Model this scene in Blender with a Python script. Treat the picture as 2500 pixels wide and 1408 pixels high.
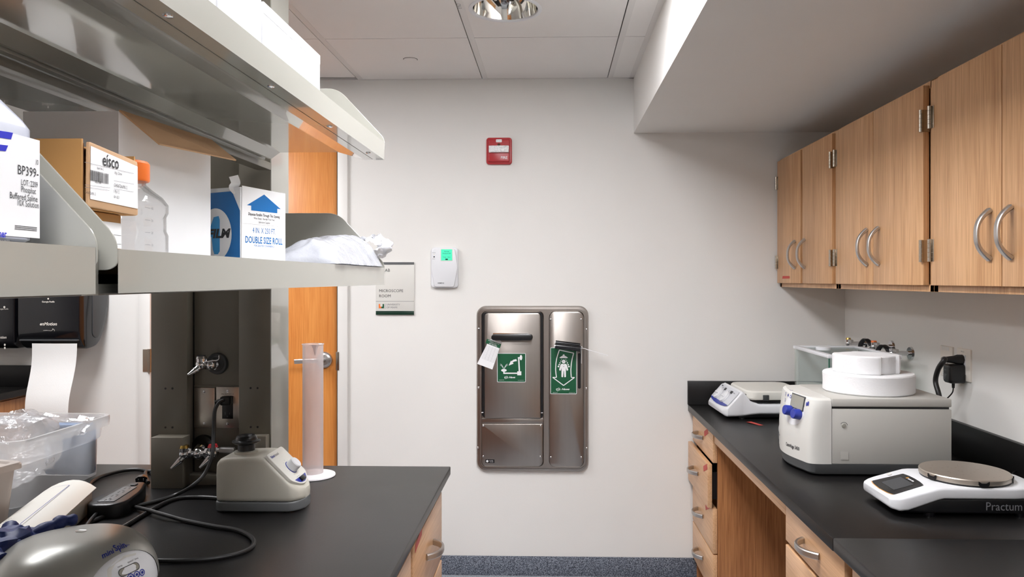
import bpy, bmesh, math, random
from mathutils import Matrix, Vector, noise
random.seed(7)
for o in list(bpy.data.objects): bpy.data.objects.remove(o)
SC = bpy.context.scene; COL = SC.collection
PI = math.pi
# ---------------------------------------------------------------- camera
F = 1840.0; TH = math.atan(50/1840.0); CX = 1300.0; CY = 682.0; HC = 1.444
cam = bpy.data.cameras.new('camera'); camo = bpy.data.objects.new('camera', cam); COL.objects.link(camo)
camo.location = (0, 0, HC); camo.rotation_euler = (PI/2, 0, TH)
cam.sensor_width = 36; cam.lens = F/2500*36; cam.shift_x = -0.02; cam.shift_y = -0.0088
cam.clip_start = 0.02; cam.clip_end = 50
SC.camera = camo
# ---------------------------------------------------------------- world and exposure
w = bpy.data.worlds.new('world'); SC.world = w; w.use_nodes = True
w.node_tree.nodes['Background'].inputs[0].default_value = (.8, .82, .85, 1)
w.node_tree.nodes['Background'].inputs[1].default_value = 0.25
SC.view_settings.view_transform = 'Standard'; SC.view_settings.look = 'None'
SC.view_settings.exposure = 0.93; SC.view_settings.gamma = 1
LIGHT = 13.0     # strength of the fluorescent diffusers
# ---------------------------------------------------------------- pixel rays (places read off the photograph on known planes)
_c, _s = math.cos(TH), math.sin(TH)
def _ray(px, py):
    a = (px-CX)/F; return (a*_c-_s, a*_s+_c, -(py-CY)/F)
def atY(px, py, Y):
    r = _ray(px, py); t = Y/r[1]; return Vector((r[0]*t, Y, HC+r[2]*t))
def atX(px, py, X):
    r = _ray(px, py); t = X/r[0]; return Vector((X, r[1]*t, HC+r[2]*t))
def atZ(px, py, Z):
    r = _ray(px, py); t = (Z-HC)/r[2]; return Vector((r[0]*t, r[1]*t, Z))
# ---------------------------------------------------------------- materials
def lin(c):
    return tuple(((v/255)/12.92 if v/255 <= .04045 else ((v/255+.055)/1.055)**2.4) for v in c)+(1,)
MATS = {}
def mat(name, rgb, rough=.5, metal=0, var=.04, scale=6, bump=0, bscale=40, alpha=1, coat=0, trans=0, emit=0, stretch=(1,1,1), ior=1.5, spec=.5, rvar=0):
    m = bpy.data.materials.new(name); m.use_nodes = True; N = m.node_tree.nodes; L = m.node_tree.links
    b = N['Principled BSDF']; c = lin(rgb)
    b.inputs['Roughness'].default_value = rough; b.inputs['Metallic'].default_value = metal
    b.inputs['Alpha'].default_value = alpha; b.inputs['Coat Weight'].default_value = coat
    b.inputs['Transmission Weight'].default_value = trans; b.inputs['IOR'].default_value = ior
    b.inputs['Specular IOR Level'].default_value = spec
    tc = N.new('ShaderNodeTexCoord'); mp = N.new('ShaderNodeMapping'); mp.inputs['Scale'].default_value = stretch
    L.new(tc.outputs['Object'], mp.inputs[0])
    nz = N.new('ShaderNodeTexNoise'); nz.inputs['Scale'].default_value = scale; nz.inputs['Detail'].default_value = 4
    L.new(mp.outputs[0], nz.inputs['Vector'])
    mx = N.new('ShaderNodeMix'); mx.data_type = 'RGBA'
    mx.inputs[6].default_value = tuple(v*(1-var) for v in c[:3])+(1,); mx.inputs[7].default_value = tuple(min(1, v*(1+var)) for v in c[:3])+(1,)
    L.new(nz.outputs[0], mx.inputs[0]); L.new(mx.outputs[2], b.inputs['Base Color'])
    if rvar:
        mr = N.new('ShaderNodeMapRange'); mr.inputs[3].default_value = rough-rvar; mr.inputs[4].default_value = rough+rvar
        L.new(nz.outputs[0], mr.inputs[0]); L.new(mr.outputs[0], b.inputs['Roughness'])
    if bump:
        n2 = N.new('ShaderNodeTexNoise'); n2.inputs['Scale'].default_value = bscale; n2.inputs['Detail'].default_value = 3
        L.new(mp.outputs[0], n2.inputs['Vector'])
        bp = N.new('ShaderNodeBump'); bp.inputs['Strength'].default_value = bump; bp.inputs['Distance'].default_value = .004
        L.new(n2.outputs[0], bp.inputs['Height']); L.new(bp.outputs[0], b.inputs['Normal'])
    if emit:
        b.inputs['Emission Color'].default_value = c; b.inputs['Emission Strength'].default_value = emit
    MATS[name] = m; return m
def wood(name, a, b_, axis, rough=.38, coat=.15):
    m = bpy.data.materials.new(name); m.use_nodes = True; N = m.node_tree.nodes; L = m.node_tree.links
    b = N['Principled BSDF']; b.inputs['Roughness'].default_value = rough; b.inputs['Coat Weight'].default_value = coat
    b.inputs['Coat Roughness'].default_value = .25
    tc = N.new('ShaderNodeTexCoord'); oi = N.new('ShaderNodeObjectInfo')
    ad = N.new('ShaderNodeVectorMath'); ad.operation = 'ADD'; sc = N.new('ShaderNodeVectorMath'); sc.operation = 'SCALE'
    sc.inputs[0].default_value = (7.1, 5.3, 3.7); L.new(oi.outputs['Random'], sc.inputs['Scale'])
    L.new(tc.outputs['Object'], ad.inputs[0]); L.new(sc.outputs[0], ad.inputs[1])
    def nz(st, s, d):
        mp = N.new('ShaderNodeMapping'); v = [s, s, s]; v[axis] = s/st; mp.inputs['Scale'].default_value = v
        L.new(ad.outputs[0], mp.inputs[0]); n = N.new('ShaderNodeTexNoise'); n.inputs['Scale'].default_value = 1; n.inputs['Detail'].default_value = d
        n.inputs['Distortion'].default_value = .6; L.new(mp.outputs[0], n.inputs['Vector']); return n
    n1 = nz(14, 26, 3); n2 = nz(30, 190, 2); n3 = nz(5, 4, 2)
    r = N.new('ShaderNodeValToRGB'); r.color_ramp.elements[0].position = .36; r.color_ramp.elements[1].position = .60
    r.color_ramp.elements[0].color = lin(b_); r.color_ramp.elements[1].color = lin(a)
    m1 = N.new('ShaderNodeMath'); m1.operation = 'MULTIPLY_ADD'; m1.inputs[1].default_value = .45; L.new(n2.outputs[0], m1.inputs[0])
    m2 = N.new('ShaderNodeMath'); m2.operation = 'MULTIPLY_ADD'; m2.inputs[1].default_value = .3
    L.new(n1.outputs[0], m2.inputs[0]); L.new(m2.outputs[0], m1.inputs[2])
    m3 = N.new('ShaderNodeMath'); m3.operation = 'MULTIPLY'; m3.inputs[1].default_value = .25; L.new(n3.outputs[0], m3.inputs[0]); L.new(m3.outputs[0], m2.inputs[2])
    L.new(m1.outputs[0], r.inputs[0]); L.new(r.outputs[0], b.inputs['Base Color'])
    bp = N.new('ShaderNodeBump'); bp.inputs['Strength'].default_value = .08; bp.inputs['Distance'].default_value = .002
    L.new(n2.outputs[0], bp.inputs['Height']); L.new(bp.outputs[0], b.inputs['Normal'])
    MATS[name] = m; return m
def speckle(name, a, b_, c_, scale, rough):
    m = bpy.data.materials.new(name); m.use_nodes = True; N = m.node_tree.nodes; L = m.node_tree.links
    b = N['Principled BSDF']; b.inputs['Roughness'].default_value = rough
    tc = N.new('ShaderNodeTexCoord'); n = N.new('ShaderNodeTexNoise'); n.inputs['Scale'].default_value = scale; n.inputs['Detail'].default_value = 2
    L.new(tc.outputs['Object'], n.inputs['Vector']); r = N.new('ShaderNodeValToRGB'); e = r.color_ramp.elements
    e[0].position = .38; e[0].color = lin(a); e[1].position = .64; e[1].color = lin(c_); k = e.new(.5); k.color = lin(b_)
    L.new(n.outputs[0], r.inputs[0]); L.new(r.outputs[0], b.inputs['Base Color']); MATS[name] = m; return m
def clear(name, rgb, fac_gloss=.12, fac_diff=.1, rough=.05, bump=0, bscale=30, tfac=.5):
    """thin clear plastic or glass: see-through, with a diffuse veil and a gloss"""
    m = bpy.data.materials.new(name); m.use_nodes = True; N = m.node_tree.nodes; L = m.node_tree.links; N.clear()
    out = N.new('ShaderNodeOutputMaterial'); tr = N.new('ShaderNodeBsdfTransparent'); tr.inputs[0].default_value = lin(rgb)
    di = N.new('ShaderNodeBsdfDiffuse'); di.inputs[0].default_value = lin(rgb); gl = N.new('ShaderNodeBsdfGlossy'); gl.inputs['Roughness'].default_value = rough
    tl = N.new('ShaderNodeBsdfTranslucent'); tl.inputs[0].default_value = lin(rgb)
    a0 = N.new('ShaderNodeMixShader'); a0.inputs[0].default_value = tfac; L.new(di.outputs[0], a0.inputs[1]); L.new(tl.outputs[0], a0.inputs[2])
    a = N.new('ShaderNodeMixShader'); a.inputs[0].default_value = fac_diff; L.new(tr.outputs[0], a.inputs[1]); L.new(a0.outputs[0], a.inputs[2])
    lw = N.new('ShaderNodeLayerWeight'); lw.inputs[0].default_value = .25
    mr = N.new('ShaderNodeMath'); mr.operation = 'MULTIPLY_ADD'; mr.inputs[1].default_value = .5; mr.inputs[2].default_value = fac_gloss; L.new(lw.outputs['Fresnel'], mr.inputs[0])
    b = N.new('ShaderNodeMixShader'); L.new(mr.outputs[0], b.inputs[0]); L.new(a.outputs[0], b.inputs[1]); L.new(gl.outputs[0], b.inputs[2])
    if bump:
        tc = N.new('ShaderNodeTexCoord'); n2 = N.new('ShaderNodeTexNoise'); n2.inputs['Scale'].default_value = bscale; n2.inputs['Detail'].default_value = 4
        n2.inputs['Distortion'].default_value = 1.5; L.new(tc.outputs['Object'], n2.inputs['Vector'])
        bp = N.new('ShaderNodeBump'); bp.inputs['Strength'].default_value = bump; bp.inputs['Distance'].default_value = .02
        L.new(n2.outputs[0], bp.inputs['Height']); L.new(bp.outputs[0], gl.inputs['Normal']); L.new(bp.outputs[0], di.inputs['Normal'])
    L.new(b.outputs[0], out.inputs[0]); MATS[name] = m; return m
WALL = mat('wall_paint', (228, 226, 222), .75, var=.015, bump=.05, bscale=180)
CEILM = mat('ceiling_tile', (234, 231, 228), .85, var=.02)
TEE = mat('ceiling_tee', (222, 219, 216), .5)
GAP = mat('dark_gap', (22, 22, 22), .9)
FLOORM = speckle('floor_speckle', (84, 90, 98), (146, 152, 160), (200, 204, 208), 260, .35)
BASEM = speckle('base_speckle', (48, 52, 62), (92, 100, 114), (150, 156, 166), 260, .6)
OAK = wood('oak_vertical', (218, 172, 126), (182, 134, 90), 2)
OAKY = wood('oak_along_counter', (222, 178, 136), (194, 148, 106), 1)
OAKD = wood('oak_panel', (190, 132, 84), (146, 92, 54), 2)
DOORW = wood('door_maple', (226, 150, 76), (206, 124, 54), 2, .35, .3)
EPOXY = mat('epoxy_black', (20, 19, 19), .36, var=.12, scale=3, spec=.38, bump=.03, bscale=300, rvar=.04)
EPOXYE = mat('epoxy_edge', (38, 37, 37), .4, var=.1)
STEELP = mat('painted_steel_beige', (168, 167, 159), .13, var=.015, coat=.8)
STEELD = mat('beige_steel_shaded', (112, 107, 96), .36, var=.03, coat=.1)  # beige paint darkened, shade of column front and rail put into the colour
STEELG = mat('painted_steel_glossy', (150, 147, 134), .12, var=.03, coat=.4)
STAIN = mat('brushed_stainless', (164, 157, 151), .31, 1, var=.06, scale=5, bump=.03, bscale=60, stretch=(12, 12, .4))
CHROME = mat('chrome', (210, 210, 212), .1, 1)
SATIN = mat('satin_nickel', (196, 194, 192), .38, 1)
HINGE = mat('hinge_steel', (186, 176, 162), .25, 1)
BRASS = mat('brass', (190, 160, 90), .25, 1)
BLACKP = mat('black_plastic', (20, 20, 22), .32)
BLACKG = mat('black_glossy', (14, 14, 18), .12)
RUBBER = mat('black_cable', (22, 21, 21), .45)
DARKG = mat('dark_grey_plastic', (62, 64, 66), .45)
MIDG = mat('mid_grey_plastic', (96, 98, 99), .45)
LCD = mat('grey_display', (150, 148, 138), .2)
WHITEP = mat('white_plastic', (222, 223, 226), .35)
CREAMP = mat('light_grey_plastic', (222, 220, 212), .38)
CENTM = mat('centrifuge_grey', (184, 182, 176), .42)
CENTL = mat('centrifuge_light', (208, 207, 202), .4)
MIXM = mat('mixer_beige', (196, 192, 180), .45, bump=.03, bscale=400)
BLUE = mat('deep_blue', (42, 56, 150), .3)
BLUEP = mat('print_blue', (24, 110, 180), .4)
BLUEL = mat('print_light_blue', (40, 150, 215), .4)
BLUEI = mat('print_ink_blue', (30, 40, 190), .4)
INK = mat('ink', (40, 40, 44), .5)
INKG = mat('ink_grey', (120, 120, 124), .5)
PAPER = mat('paper_white', (238, 238, 240), .6)
CARD = mat('white_card', (236, 237, 240), .6)
KRAFT = mat('kraft_cardboard', (186, 138, 82), .75, var=.12, scale=12, bump=.05, bscale=90)
KRAFTI = mat('kraft_inside', (196, 158, 120), .75, var=.06, scale=10)
KRAFTD = mat('kraft_dark', (92, 54, 36), .8)
RED = mat('alarm_red', (176, 42, 48), .35)
REDT = mat('red_tape', (196, 62, 52), .45, var=.1)
GREEN = mat('sign_green', (10, 84, 52), .4)
DGREEN = mat('dark_green', (12, 48, 34), .35)
SIGNG = mat('sign_grey', (216, 214, 208), .45)
LCDG = mat('lcd_green', (70, 215, 170), .3, emit=.25)
ORANGE = mat('orange_cap', (240, 120, 46), .4)
ORANGEL = mat('orange_line', (224, 160, 60), .4)
FOAM = mat('white_foam', (226, 226, 227), .9, bump=.25, bscale=160)
STEELPAN = mat('pan_steel', (196, 186, 174), .38, .85, bump=.02, bscale=80)
HDPE = mat('bottle_white', (168, 172, 186), .3)
SILVER = mat('silver_lid', (176, 176, 170), .3, .45, var=.02)
GLOVE = mat('blue_nitrile', (20, 42, 104), .55, var=.1, bump=.3, bscale=60)
TOWEL = mat('paper_towel', (240, 240, 238), .9, bump=.1, bscale=300)
PLATEW = mat('outlet_white', (226, 220, 210), .4)
MIRROR = mat('mirror_reflector', (225, 222, 216), .06, 1)
LAMPG = mat('lamp_dark_glass', (120, 122, 128), .15, .6)
BAG = mat('white_film_bag', (186, 188, 195), .2, alpha=.72, bump=.6, bscale=60, coat=.4)
CLEARB = clear('clear_bottle', (246, 246, 246), .07, .03, .04)
GLASS = clear('balance_glass', (248, 252, 250), .015, .02, .02)
GLASSE = mat('glass_edge', (60, 110, 92), .2)
BAGC = clear('clear_bag', (252, 252, 253), .07, .30, .16, bump=.5, bscale=30)
FROST = clear('frosted_bin', (253, 253, 253), .05, .42, .3, tfac=.5)
FROSTB = clear('smoky_bin', (236, 228, 222), .05, .55, .3, tfac=.3)
CYL = clear('frosted_cylinder', (252, 246, 246), .04, .48, .25, tfac=.3)
STROBE = mat('strobe_lens', (225, 225, 228), .08, .5, bump=.8, bscale=220, var=.4, scale=160)
DIFF = mat('lamp_diffuser', (250, 250, 253), .6, emit=LIGHT)
# ---------------------------------------------------------------- mesh builder
def frame(o, u, v):
    u = Vector(u).normalized(); v = Vector(v); v = (v-u*v.dot(u)).normalized(); n = u.cross(v)
    return Matrix(((u.x, v.x, n.x, o[0]), (u.y, v.y, n.y, o[1]), (u.z, v.z, n.z, o[2]), (0, 0, 0, 1)))
def catmull(pts, n=8, closed=False):
    P = [Vector(p) for p in pts]; out = []; k = len(P)
    for i in range(k if closed else k-1):
        g = lambda j: P[j % k] if closed else P[max(0, min(k-1, j))]
        a, b, c, d = g(i-1), g(i), g(i+1), g(i+2)
        for j in range(n):
            t = j/n; out.append(.5*((2*b)+(c-a)*t+(2*a-5*b+4*c-d)*t*t+(3*b-a-3*c+d)*t**3))
    if not closed: out.append(P[-1])
    return out
def rrect(w_, h_, r, n=5, cx=0, cy=0):
    out = []
    for (sx, sy, a0) in ((1, 1, 0), (-1, 1, 90), (-1, -1, 180), (1, -1, 270)):
        for i in range(n+1):
            a = math.radians(a0+90*i/n); out.append((cx+sx*(w_/2-r)+r*math.cos(a), cy+sy*(h_/2-r)+r*math.sin(a)))
    return out
def roundpoly(pts, r, n=4):
    out = []; k = len(pts)
    for i in range(k):
        p = Vector(pts[i]); a = Vector(pts[i-1]); b = Vector(pts[(i+1) % k]); rr = r[i] if isinstance(r, (list, tuple)) else r
        if rr <= 0: out.append(tuple(p)); continue
        d1 = (a-p); d2 = (b-p); t = min(rr, d1.length*.48, d2.length*.48); q1 = p+d1.normalized()*t; q2 = p+d2.normalized()*t
        for j in range(n+1):
            s = j/n; out.append(tuple(q1*(1-s)**2+p*2*s*(1-s)+q2*s*s))
    return out
SPLIT = {'screw', 'foot', 'foot_cover', 'drawer_side', 'hinge', 'hole', 'glass_pane', 'jack', 'label_holder', 'knob', 'clip', 'button', 'soft_button', 'pan_clip', 'nozzle', 'lever', 'door_stop', 'bracket', 'rail', 'socket', 'pin'}
class MB:
    def __init__(s, T=None): s.bm = bmesh.new(); s.T = T or Matrix(); s.mi = 0
    def put(s, verts, faces):
        vs = [s.bm.verts.new(s.T @ Vector(v)) for v in verts]
        for f in faces:
            try: nf = s.bm.faces.new([vs[i] for i in f]); nf.material_index = s.mi
            except ValueError: pass
        return s
    def merge(s, tb):
        tb.verts.index_update(); s.put([v.co.copy() for v in tb.verts], [[v.index for v in f.verts] for f in tb.faces]); tb.free(); return s
    def box(s, x0, x1, y0, y1, z0, z1, b=0, seg=2):
        tb = bmesh.new(); bmesh.ops.create_cube(tb, size=1)
        for v in tb.verts: v.co = Vector(((x0+x1)/2+v.co.x*(x1-x0), (y0+y1)/2+v.co.y*(y1-y0), (z0+z1)/2+v.co.z*(z1-z0)))
        if b: bmesh.ops.bevel(tb, geom=tb.edges[:], offset=min(b, abs(x1-x0)*.45, abs(y1-y0)*.45, abs(z1-z0)*.45), segments=seg, affect='EDGES', profile=.5)
        bmesh.ops.recalc_face_normals(tb, faces=tb.faces[:])
        return s.merge(tb)
    def prism(s, poly, z0, z1, b=0, seg=2, bottom=False):
        tb = bmesh.new(); n = len(poly)
        lo = [tb.verts.new((p[0], p[1], z0)) for p in poly]; hi = [tb.verts.new((p[0], p[1], z1)) for p in poly]
        fb = tb.faces.new(lo[::-1]); ft = tb.faces.new(hi)
        for i in range(n): tb.faces.new((lo[i], lo[(i+1) % n], hi[(i+1) % n], hi[i]))
        bmesh.ops.recalc_face_normals(tb, faces=tb.faces[:])
        if b:
            ed = list(ft.edges)+(list(fb.edges) if bottom else [])
            bmesh.ops.bevel(tb, geom=ed, offset=b, segments=seg, affect='EDGES', profile=.5, clamp_overlap=True)
        return s.merge(tb)
    def loft(s, rings, cap0=True, cap1=True):
        n = len(rings[0]); V = []; Fc = []
        for r in rings: V += [tuple(p) for p in r]
        for k in range(len(rings)-1):
            for i in range(n):
                j = (i+1) % n; Fc.append((k*n+i, k*n+j, (k+1)*n+j, (k+1)*n+i))
        if cap0: Fc.append(tuple(range(n))[::-1])
        if cap1: Fc.append(tuple((len(rings)-1)*n+i for i in range(n)))
        return s.put(V, Fc)
    def lathe(s, prof, n=32, o=(0, 0, 0), cap0=True, cap1=True):
        return s.loft([[(o[0]+r*math.cos(2*PI*i/n), o[1]+r*math.sin(2*PI*i/n), o[2]+z) for i in range(n)] for r, z in prof], cap0, cap1)
    def cyl(s, p0, p1, r0, r1=None, n=20):
        p0 = Vector(p0); p1 = Vector(p1); r1 = r0 if r1 is None else r1; d = (p1-p0).normalized()
        a = d.orthogonal().normalized(); b = d.cross(a)
        return s.loft([[tuple(p+(a*math.cos(2*PI*i/n)+b*math.sin(2*PI*i/n))*r) for i in range(n)] for p, r in ((p0, r0), (p1, r1))])
    def tube(s, pts, r, n=10, closed=False, rect=None):
        P = [Vector(p) for p in pts]; k = len(P); rings = []; a = None
        for i in range(k):
            d = (P[(i+1) % k]-P[i-1]) if closed else (P[min(k-1, i+1)]-P[max(0, i-1)])
            d.normalize()
            if rect: a = Vector(rect[0]); a = (a-d*a.dot(d)).normalized()
            else: a = d.orthogonal().normalized() if a is None else (a-d*a.dot(d)).normalized()
            b = d.cross(a)
            if rect:
                w_, t_ = rect[1], rect[2]; t_ = t_[i] if isinstance(t_, list) else t_
                rings.append([tuple(P[i]+a*u*w_/2+b*v*t_/2) for u, v in ((1, .6), (.7, 1), (-.7, 1), (-1, .6), (-1, -.6), (-.7, -1), (.7, -1), (1, -.6))])
            else:
                rr = r[i] if isinstance(r, list) else r
                rings.append([tuple(P[i]+(a*math.cos(2*PI*j/n)+b*math.sin(2*PI*j/n))*rr) for j in range(n)])
        if closed: rings.append(rings[0])
        return s.loft(rings, not closed, not closed)
    def sphere(s, c, r, sc=(1, 1, 1), n=20, m=12):
        V = []; Fc = []
        rings = [[(c[0]+r*sc[0]*math.sin(PI*k/m)*math.cos(2*PI*i/n), c[1]+r*sc[1]*math.sin(PI*k/m)*math.sin(2*PI*i/n), c[2]-r*sc[2]*math.cos(PI*k/m)) for i in range(n)] for k in range(1, m)]
        return s.loft(rings)
    def poly(s, pts, z=0):
        return s.put([(p[0], p[1], z) for p in pts], [tuple(range(len(pts)))])
    def quad(s, x0, x1, y0, y1, z=0): return s.poly([(x0, y0), (x1, y0), (x1, y1), (x0, y1)], z)
    def text(s, t, x, y, size, z=.0004, align='LEFT', sx=1, shear=0, bold=0, rot=0):
        cu = bpy.data.curves.new('t', 'FONT'); cu.body = t; cu.size = size; cu.align_x = align; cu.resolution_u = 2
        cu.shear = shear; cu.offset = bold; cu.fill_mode = 'FRONT'
        ob = bpy.data.objects.new('t', cu); me = bpy.data.meshes.new_from_object(ob)
        R = Matrix.Rotation(rot, 4, 'Z')
        V = []
        for v in me.vertices:
            p = R @ Vector((v.co.x*sx, v.co.y, 0)); V.append((x+p.x, y+p.y, z))
        s.put(V, [tuple(p.vertices) for p in me.polygons])
        bpy.data.objects.remove(ob); bpy.data.meshes.remove(me); bpy.data.curves.remove(cu); return s
    def build(s, name, mats, parent=None, world=False, smooth=True, ang=32, fix=True):
        if name in SPLIT:
            bs = s.pieces()
            if len(bs) > 1:
                s.bm.free(); return [b.build1(name, mats, parent, world, smooth, ang, fix) for b in bs][0]
        return s.build1(name, mats, parent, world, smooth, ang, fix)
    def pieces(s):
        """one builder for each separate piece (what lies within a millimetre counts as one piece)"""
        bm = s.bm; bm.verts.ensure_lookup_table(); bm.verts.index_update(); seen = {}; comps = []
        for v in bm.verts:
            if v.index in seen: continue
            st, c = [v], []; seen[v.index] = 1
            while st:
                q = st.pop(); c.append(q)
                for e in q.link_edges:
                    o = e.other_vert(q)
                    if o.index not in seen: seen[o.index] = 1; st.append(o)
            lo = [min(p.co[i] for p in c)-.0005 for i in range(3)]; hi = [max(p.co[i] for p in c)+.0005 for i in range(3)]; comps.append([set(p.index for p in c), lo, hi])
        ch = True
        while ch:
            ch = False
            for i in range(len(comps)):
                for j in range(i+1, len(comps)):
                    a, b = comps[i], comps[j]
                    if all(a[1][k] <= b[2][k] and b[1][k] <= a[2][k] for k in range(3)):
                        a[0] |= b[0]; a[1] = [min(x, y) for x, y in zip(a[1], b[1])]; a[2] = [max(x, y) for x, y in zip(a[2], b[2])]; comps.pop(j); ch = True; break
                if ch: break
        if len(comps) < 2: return [s]
        out = []
        for ids, _, _ in comps:
            n = MB(); mp = {}
            for f in bm.faces:
                if f.verts[0].index in ids:
                    for v in f.verts:
                        if v.index not in mp: mp[v.index] = n.bm.verts.new(v.co)
                    nf = n.bm.faces.new([mp[v.index] for v in f.verts]); nf.material_index = f.material_index
            out.append(n)
        return out
    def build1(s, name, mats, parent=None, world=False, smooth=True, ang=32, fix=True):
        if s.bm.faces and fix: 
            bmesh.ops.remove_doubles(s.bm, verts=s.bm.verts[:], dist=1e-6)
        me = bpy.data.meshes.new(name)
        if smooth:
            lim = math.radians(ang)
            for f in s.bm.faces: f.smooth = True
            for e in s.bm.edges:
                e.smooth = len(e.link_faces) == 2 and e.calc_face_angle(0) < lim
        if world and parent is not None:
            s.bm.transform(W(parent).inverted())
        s.bm.to_mesh(me); s.bm.free()
        for m in (mats if isinstance(mats, (list, tuple)) else [mats]): me.materials.append(m)
        o = bpy.data.objects.new(name, me); COL.objects.link(o)
        if parent is not None: o.parent = parent
        return o
def W(o):
    m = o.matrix_basis.copy()
    while o.parent is not None: o = o.parent; m = o.matrix_basis @ m
    return m
def thing(name, label, cat, loc=(0, 0, 0), rz=0, group=None):
    o = bpy.data.objects.new(name, None); COL.objects.link(o); o.location = loc; o.rotation_euler = (0, 0, rz)
    o.empty_display_size = .05; o['label'] = label; o['category'] = cat
    if group: o['group'] = group
    return o
def tag(o, label, cat, group=None):
    o['label'] = label; o['category'] = cat
    if group: o['group'] = group
    return o
def struct(o): o['kind'] = 'structure'; return o
def rebase(o, loc):
    """moves a single-mesh thing's origin to loc without moving its shape"""
    o.data.transform(Matrix.Translation(-Vector(loc))); o.location = loc; return o
def dup(root, loc, label=None, rz=None):
    r = root.copy(); COL.objects.link(r); r.location = loc
    if rz is not None: r.rotation_euler = (0, 0, rz)
    if label: r['label'] = label
    for ch in list(root.children):
        c = ch.copy(); COL.objects.link(c); c.parent = r
        for g in ch.children:
            d = g.copy(); COL.objects.link(d); d.parent = c
    return r
# ================================================================ THE ROOM
D = 3.68; ZC = 2.424; XR = 1.41; XL = -3.3; YR = -2.6
m = MB(); m.box(XL-.1, XR+.1, YR-.1, D+.15, -.1, 0); struct(m.build('floor', FLOORM))
# back wall with the door opening
m = MB()
for (x0, x1, z0, z1) in ((XL-.1, -1.99, 0, ZC+.1), (-1.05, XR+.1, 0, ZC+.1), (-1.99, -1.05, 2.13, ZC+.1)): m.box(x0, x1, D, D+.12, z0, z1)
struct(m.build('wall_back', WALL))
m = MB(); m.box(XR, XR+.1, YR, D, 0, ZC+.1); struct(m.build('wall_right', WALL))
m = MB(); m.box(XL-.1, XL, YR, D, 0, ZC+.1); struct(m.build('wall_left', WALL))
m = MB(); m.box(XL-.1, XR+.1, YR-.1, YR, 0, ZC+.1); struct(m.build('wall_rear', WALL))
# soffit over the wall cabinets
m = MB(); m.box(.393, XR, YR, D, 2.156, ZC+.1); struct(m.build('trim_1', WALL))
# cove base along the back wall
m = MB(); m.box(-1.003, .70, D-.008, D, 0, .094, .002); struct(m.build('baseboard_back', BASEM))
m = MB(); m.box(XL, -2.047, D-.008, D, 0, .094, .002); struct(m.build('baseboard_back_left', BASEM))
# ---- ceiling tiles
XG = [-3.382, -2.772, -2.162, -1.552, -.942, -.331, .279, .393]
YG = [D, 3.05, 2.44, 1.83, 1.22, .61, 0, -.61, -1.22, -1.83, -2.44, -3.05]
TROFF = {(5, 2), (5, 3), (2, 1), (2, 2), (5, 6), (5, 7)}     # (column, row): two cells each
dl = atZ(1239, 53, ZC); DLX, DLY = dl.x, dl.y-.133
sp = atZ(1004, 148, ZC)
m = MB(); m.mi = 1
for i in range(len(XG)-1):
    for j in range(len(YG)-1):
        x0, x1 = max(XG[i], XL), XG[i+1]; y1, y0 = YG[j], max(YG[j+1], YR)
        if (i, j) in TROFF: continue
        X0, X1, Y0, Y1 = x0+.012, x1-.016, y0+.003, y1-.002
        if i == 3 and j == 0: Y1 -= .050          # one tile sits short of the wall, a dark slot shows
        if X0 < DLX < X1 and Y0 < DLY < Y1:       # the tile the downlight is cut into
            n = 48; V = []; Fc = []
            for k in range(n):
                a = 2*PI*k/n; ca, sa = math.cos(a), math.sin(a); V.append((DLX+.118*ca, DLY+.118*sa, ZC))
                t = min(((X1-DLX) if ca > 0 else (X0-DLX))/ca if abs(ca) > 1e-6 else 9, ((Y1-DLY) if sa > 0 else (Y0-DLY))/sa if abs(sa) > 1e-6 else 9)
                V.append((DLX+t*ca, DLY+t*sa, ZC))
            for k in range(n): q = (k+1) % n; Fc.append((2*k, 2*k+1, 2*q+1, 2*q))
            m.put(V, Fc)
            ang = [math.atan2(cy-DLY, cx-DLX) for cx in (X0, X1) for cy in (Y0, Y1)]
            for (cx, cy) in ((X0, Y0), (X0, Y1), (X1, Y0), (X1, Y1)):
                a = math.atan2(cy-DLY, cx-DLX) % (2*PI); k = int(a/(2*PI)*n) % n
                m.put([V[2*k+1], (cx, cy, ZC), V[2*((k+1) % n)+1]], [(0, 1, 2)])
            continue
        m.box(X0, X1, Y0, Y1, ZC, ZC+.015)
m.mi = 0
m.box(XL, DLX-.14, YR, D, ZC+.016, ZC+.05); m.box(DLX+.14, .393, YR, D, ZC+.016, ZC+.05)
m.box(DLX-.14, DLX+.14, YR, DLY-.14, ZC+.016, ZC+.05); m.box(DLX-.14, DLX+.14, DLY+.14, D, ZC+.016, ZC+.05)
struct(m.build('ceiling', [GAP, CEILM], smooth=False))
m = MB()
for x in XG[1:-1]: m.box(x-.012, x+.012, YR, D, ZC-.001, ZC+.012)
m.box(.371, .393, YR, D, ZC-.0015, ZC+.012); m.box(XL, .393, D-.012, D, ZC-.0015, ZC+.012)
struct(m.build('trim_2', TEE))
# small lettering on the middle ceiling bar
m = MB(frame((-.342, atZ(1135, 22, ZC).y-.06, ZC-.0015), (0, 1, 0), (1, 0, 0))); m.text('CV-3', 0, -.002, .022, .0004, sx=1.1)
t = thing('ceiling_marking', 'small printed CV-3 mark on the ceiling bar left of the downlight', 'lettering', (-.342, atZ(1135, 22, ZC).y, ZC-.001))
m.build('lettering', INKG, t, world=True)
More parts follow.
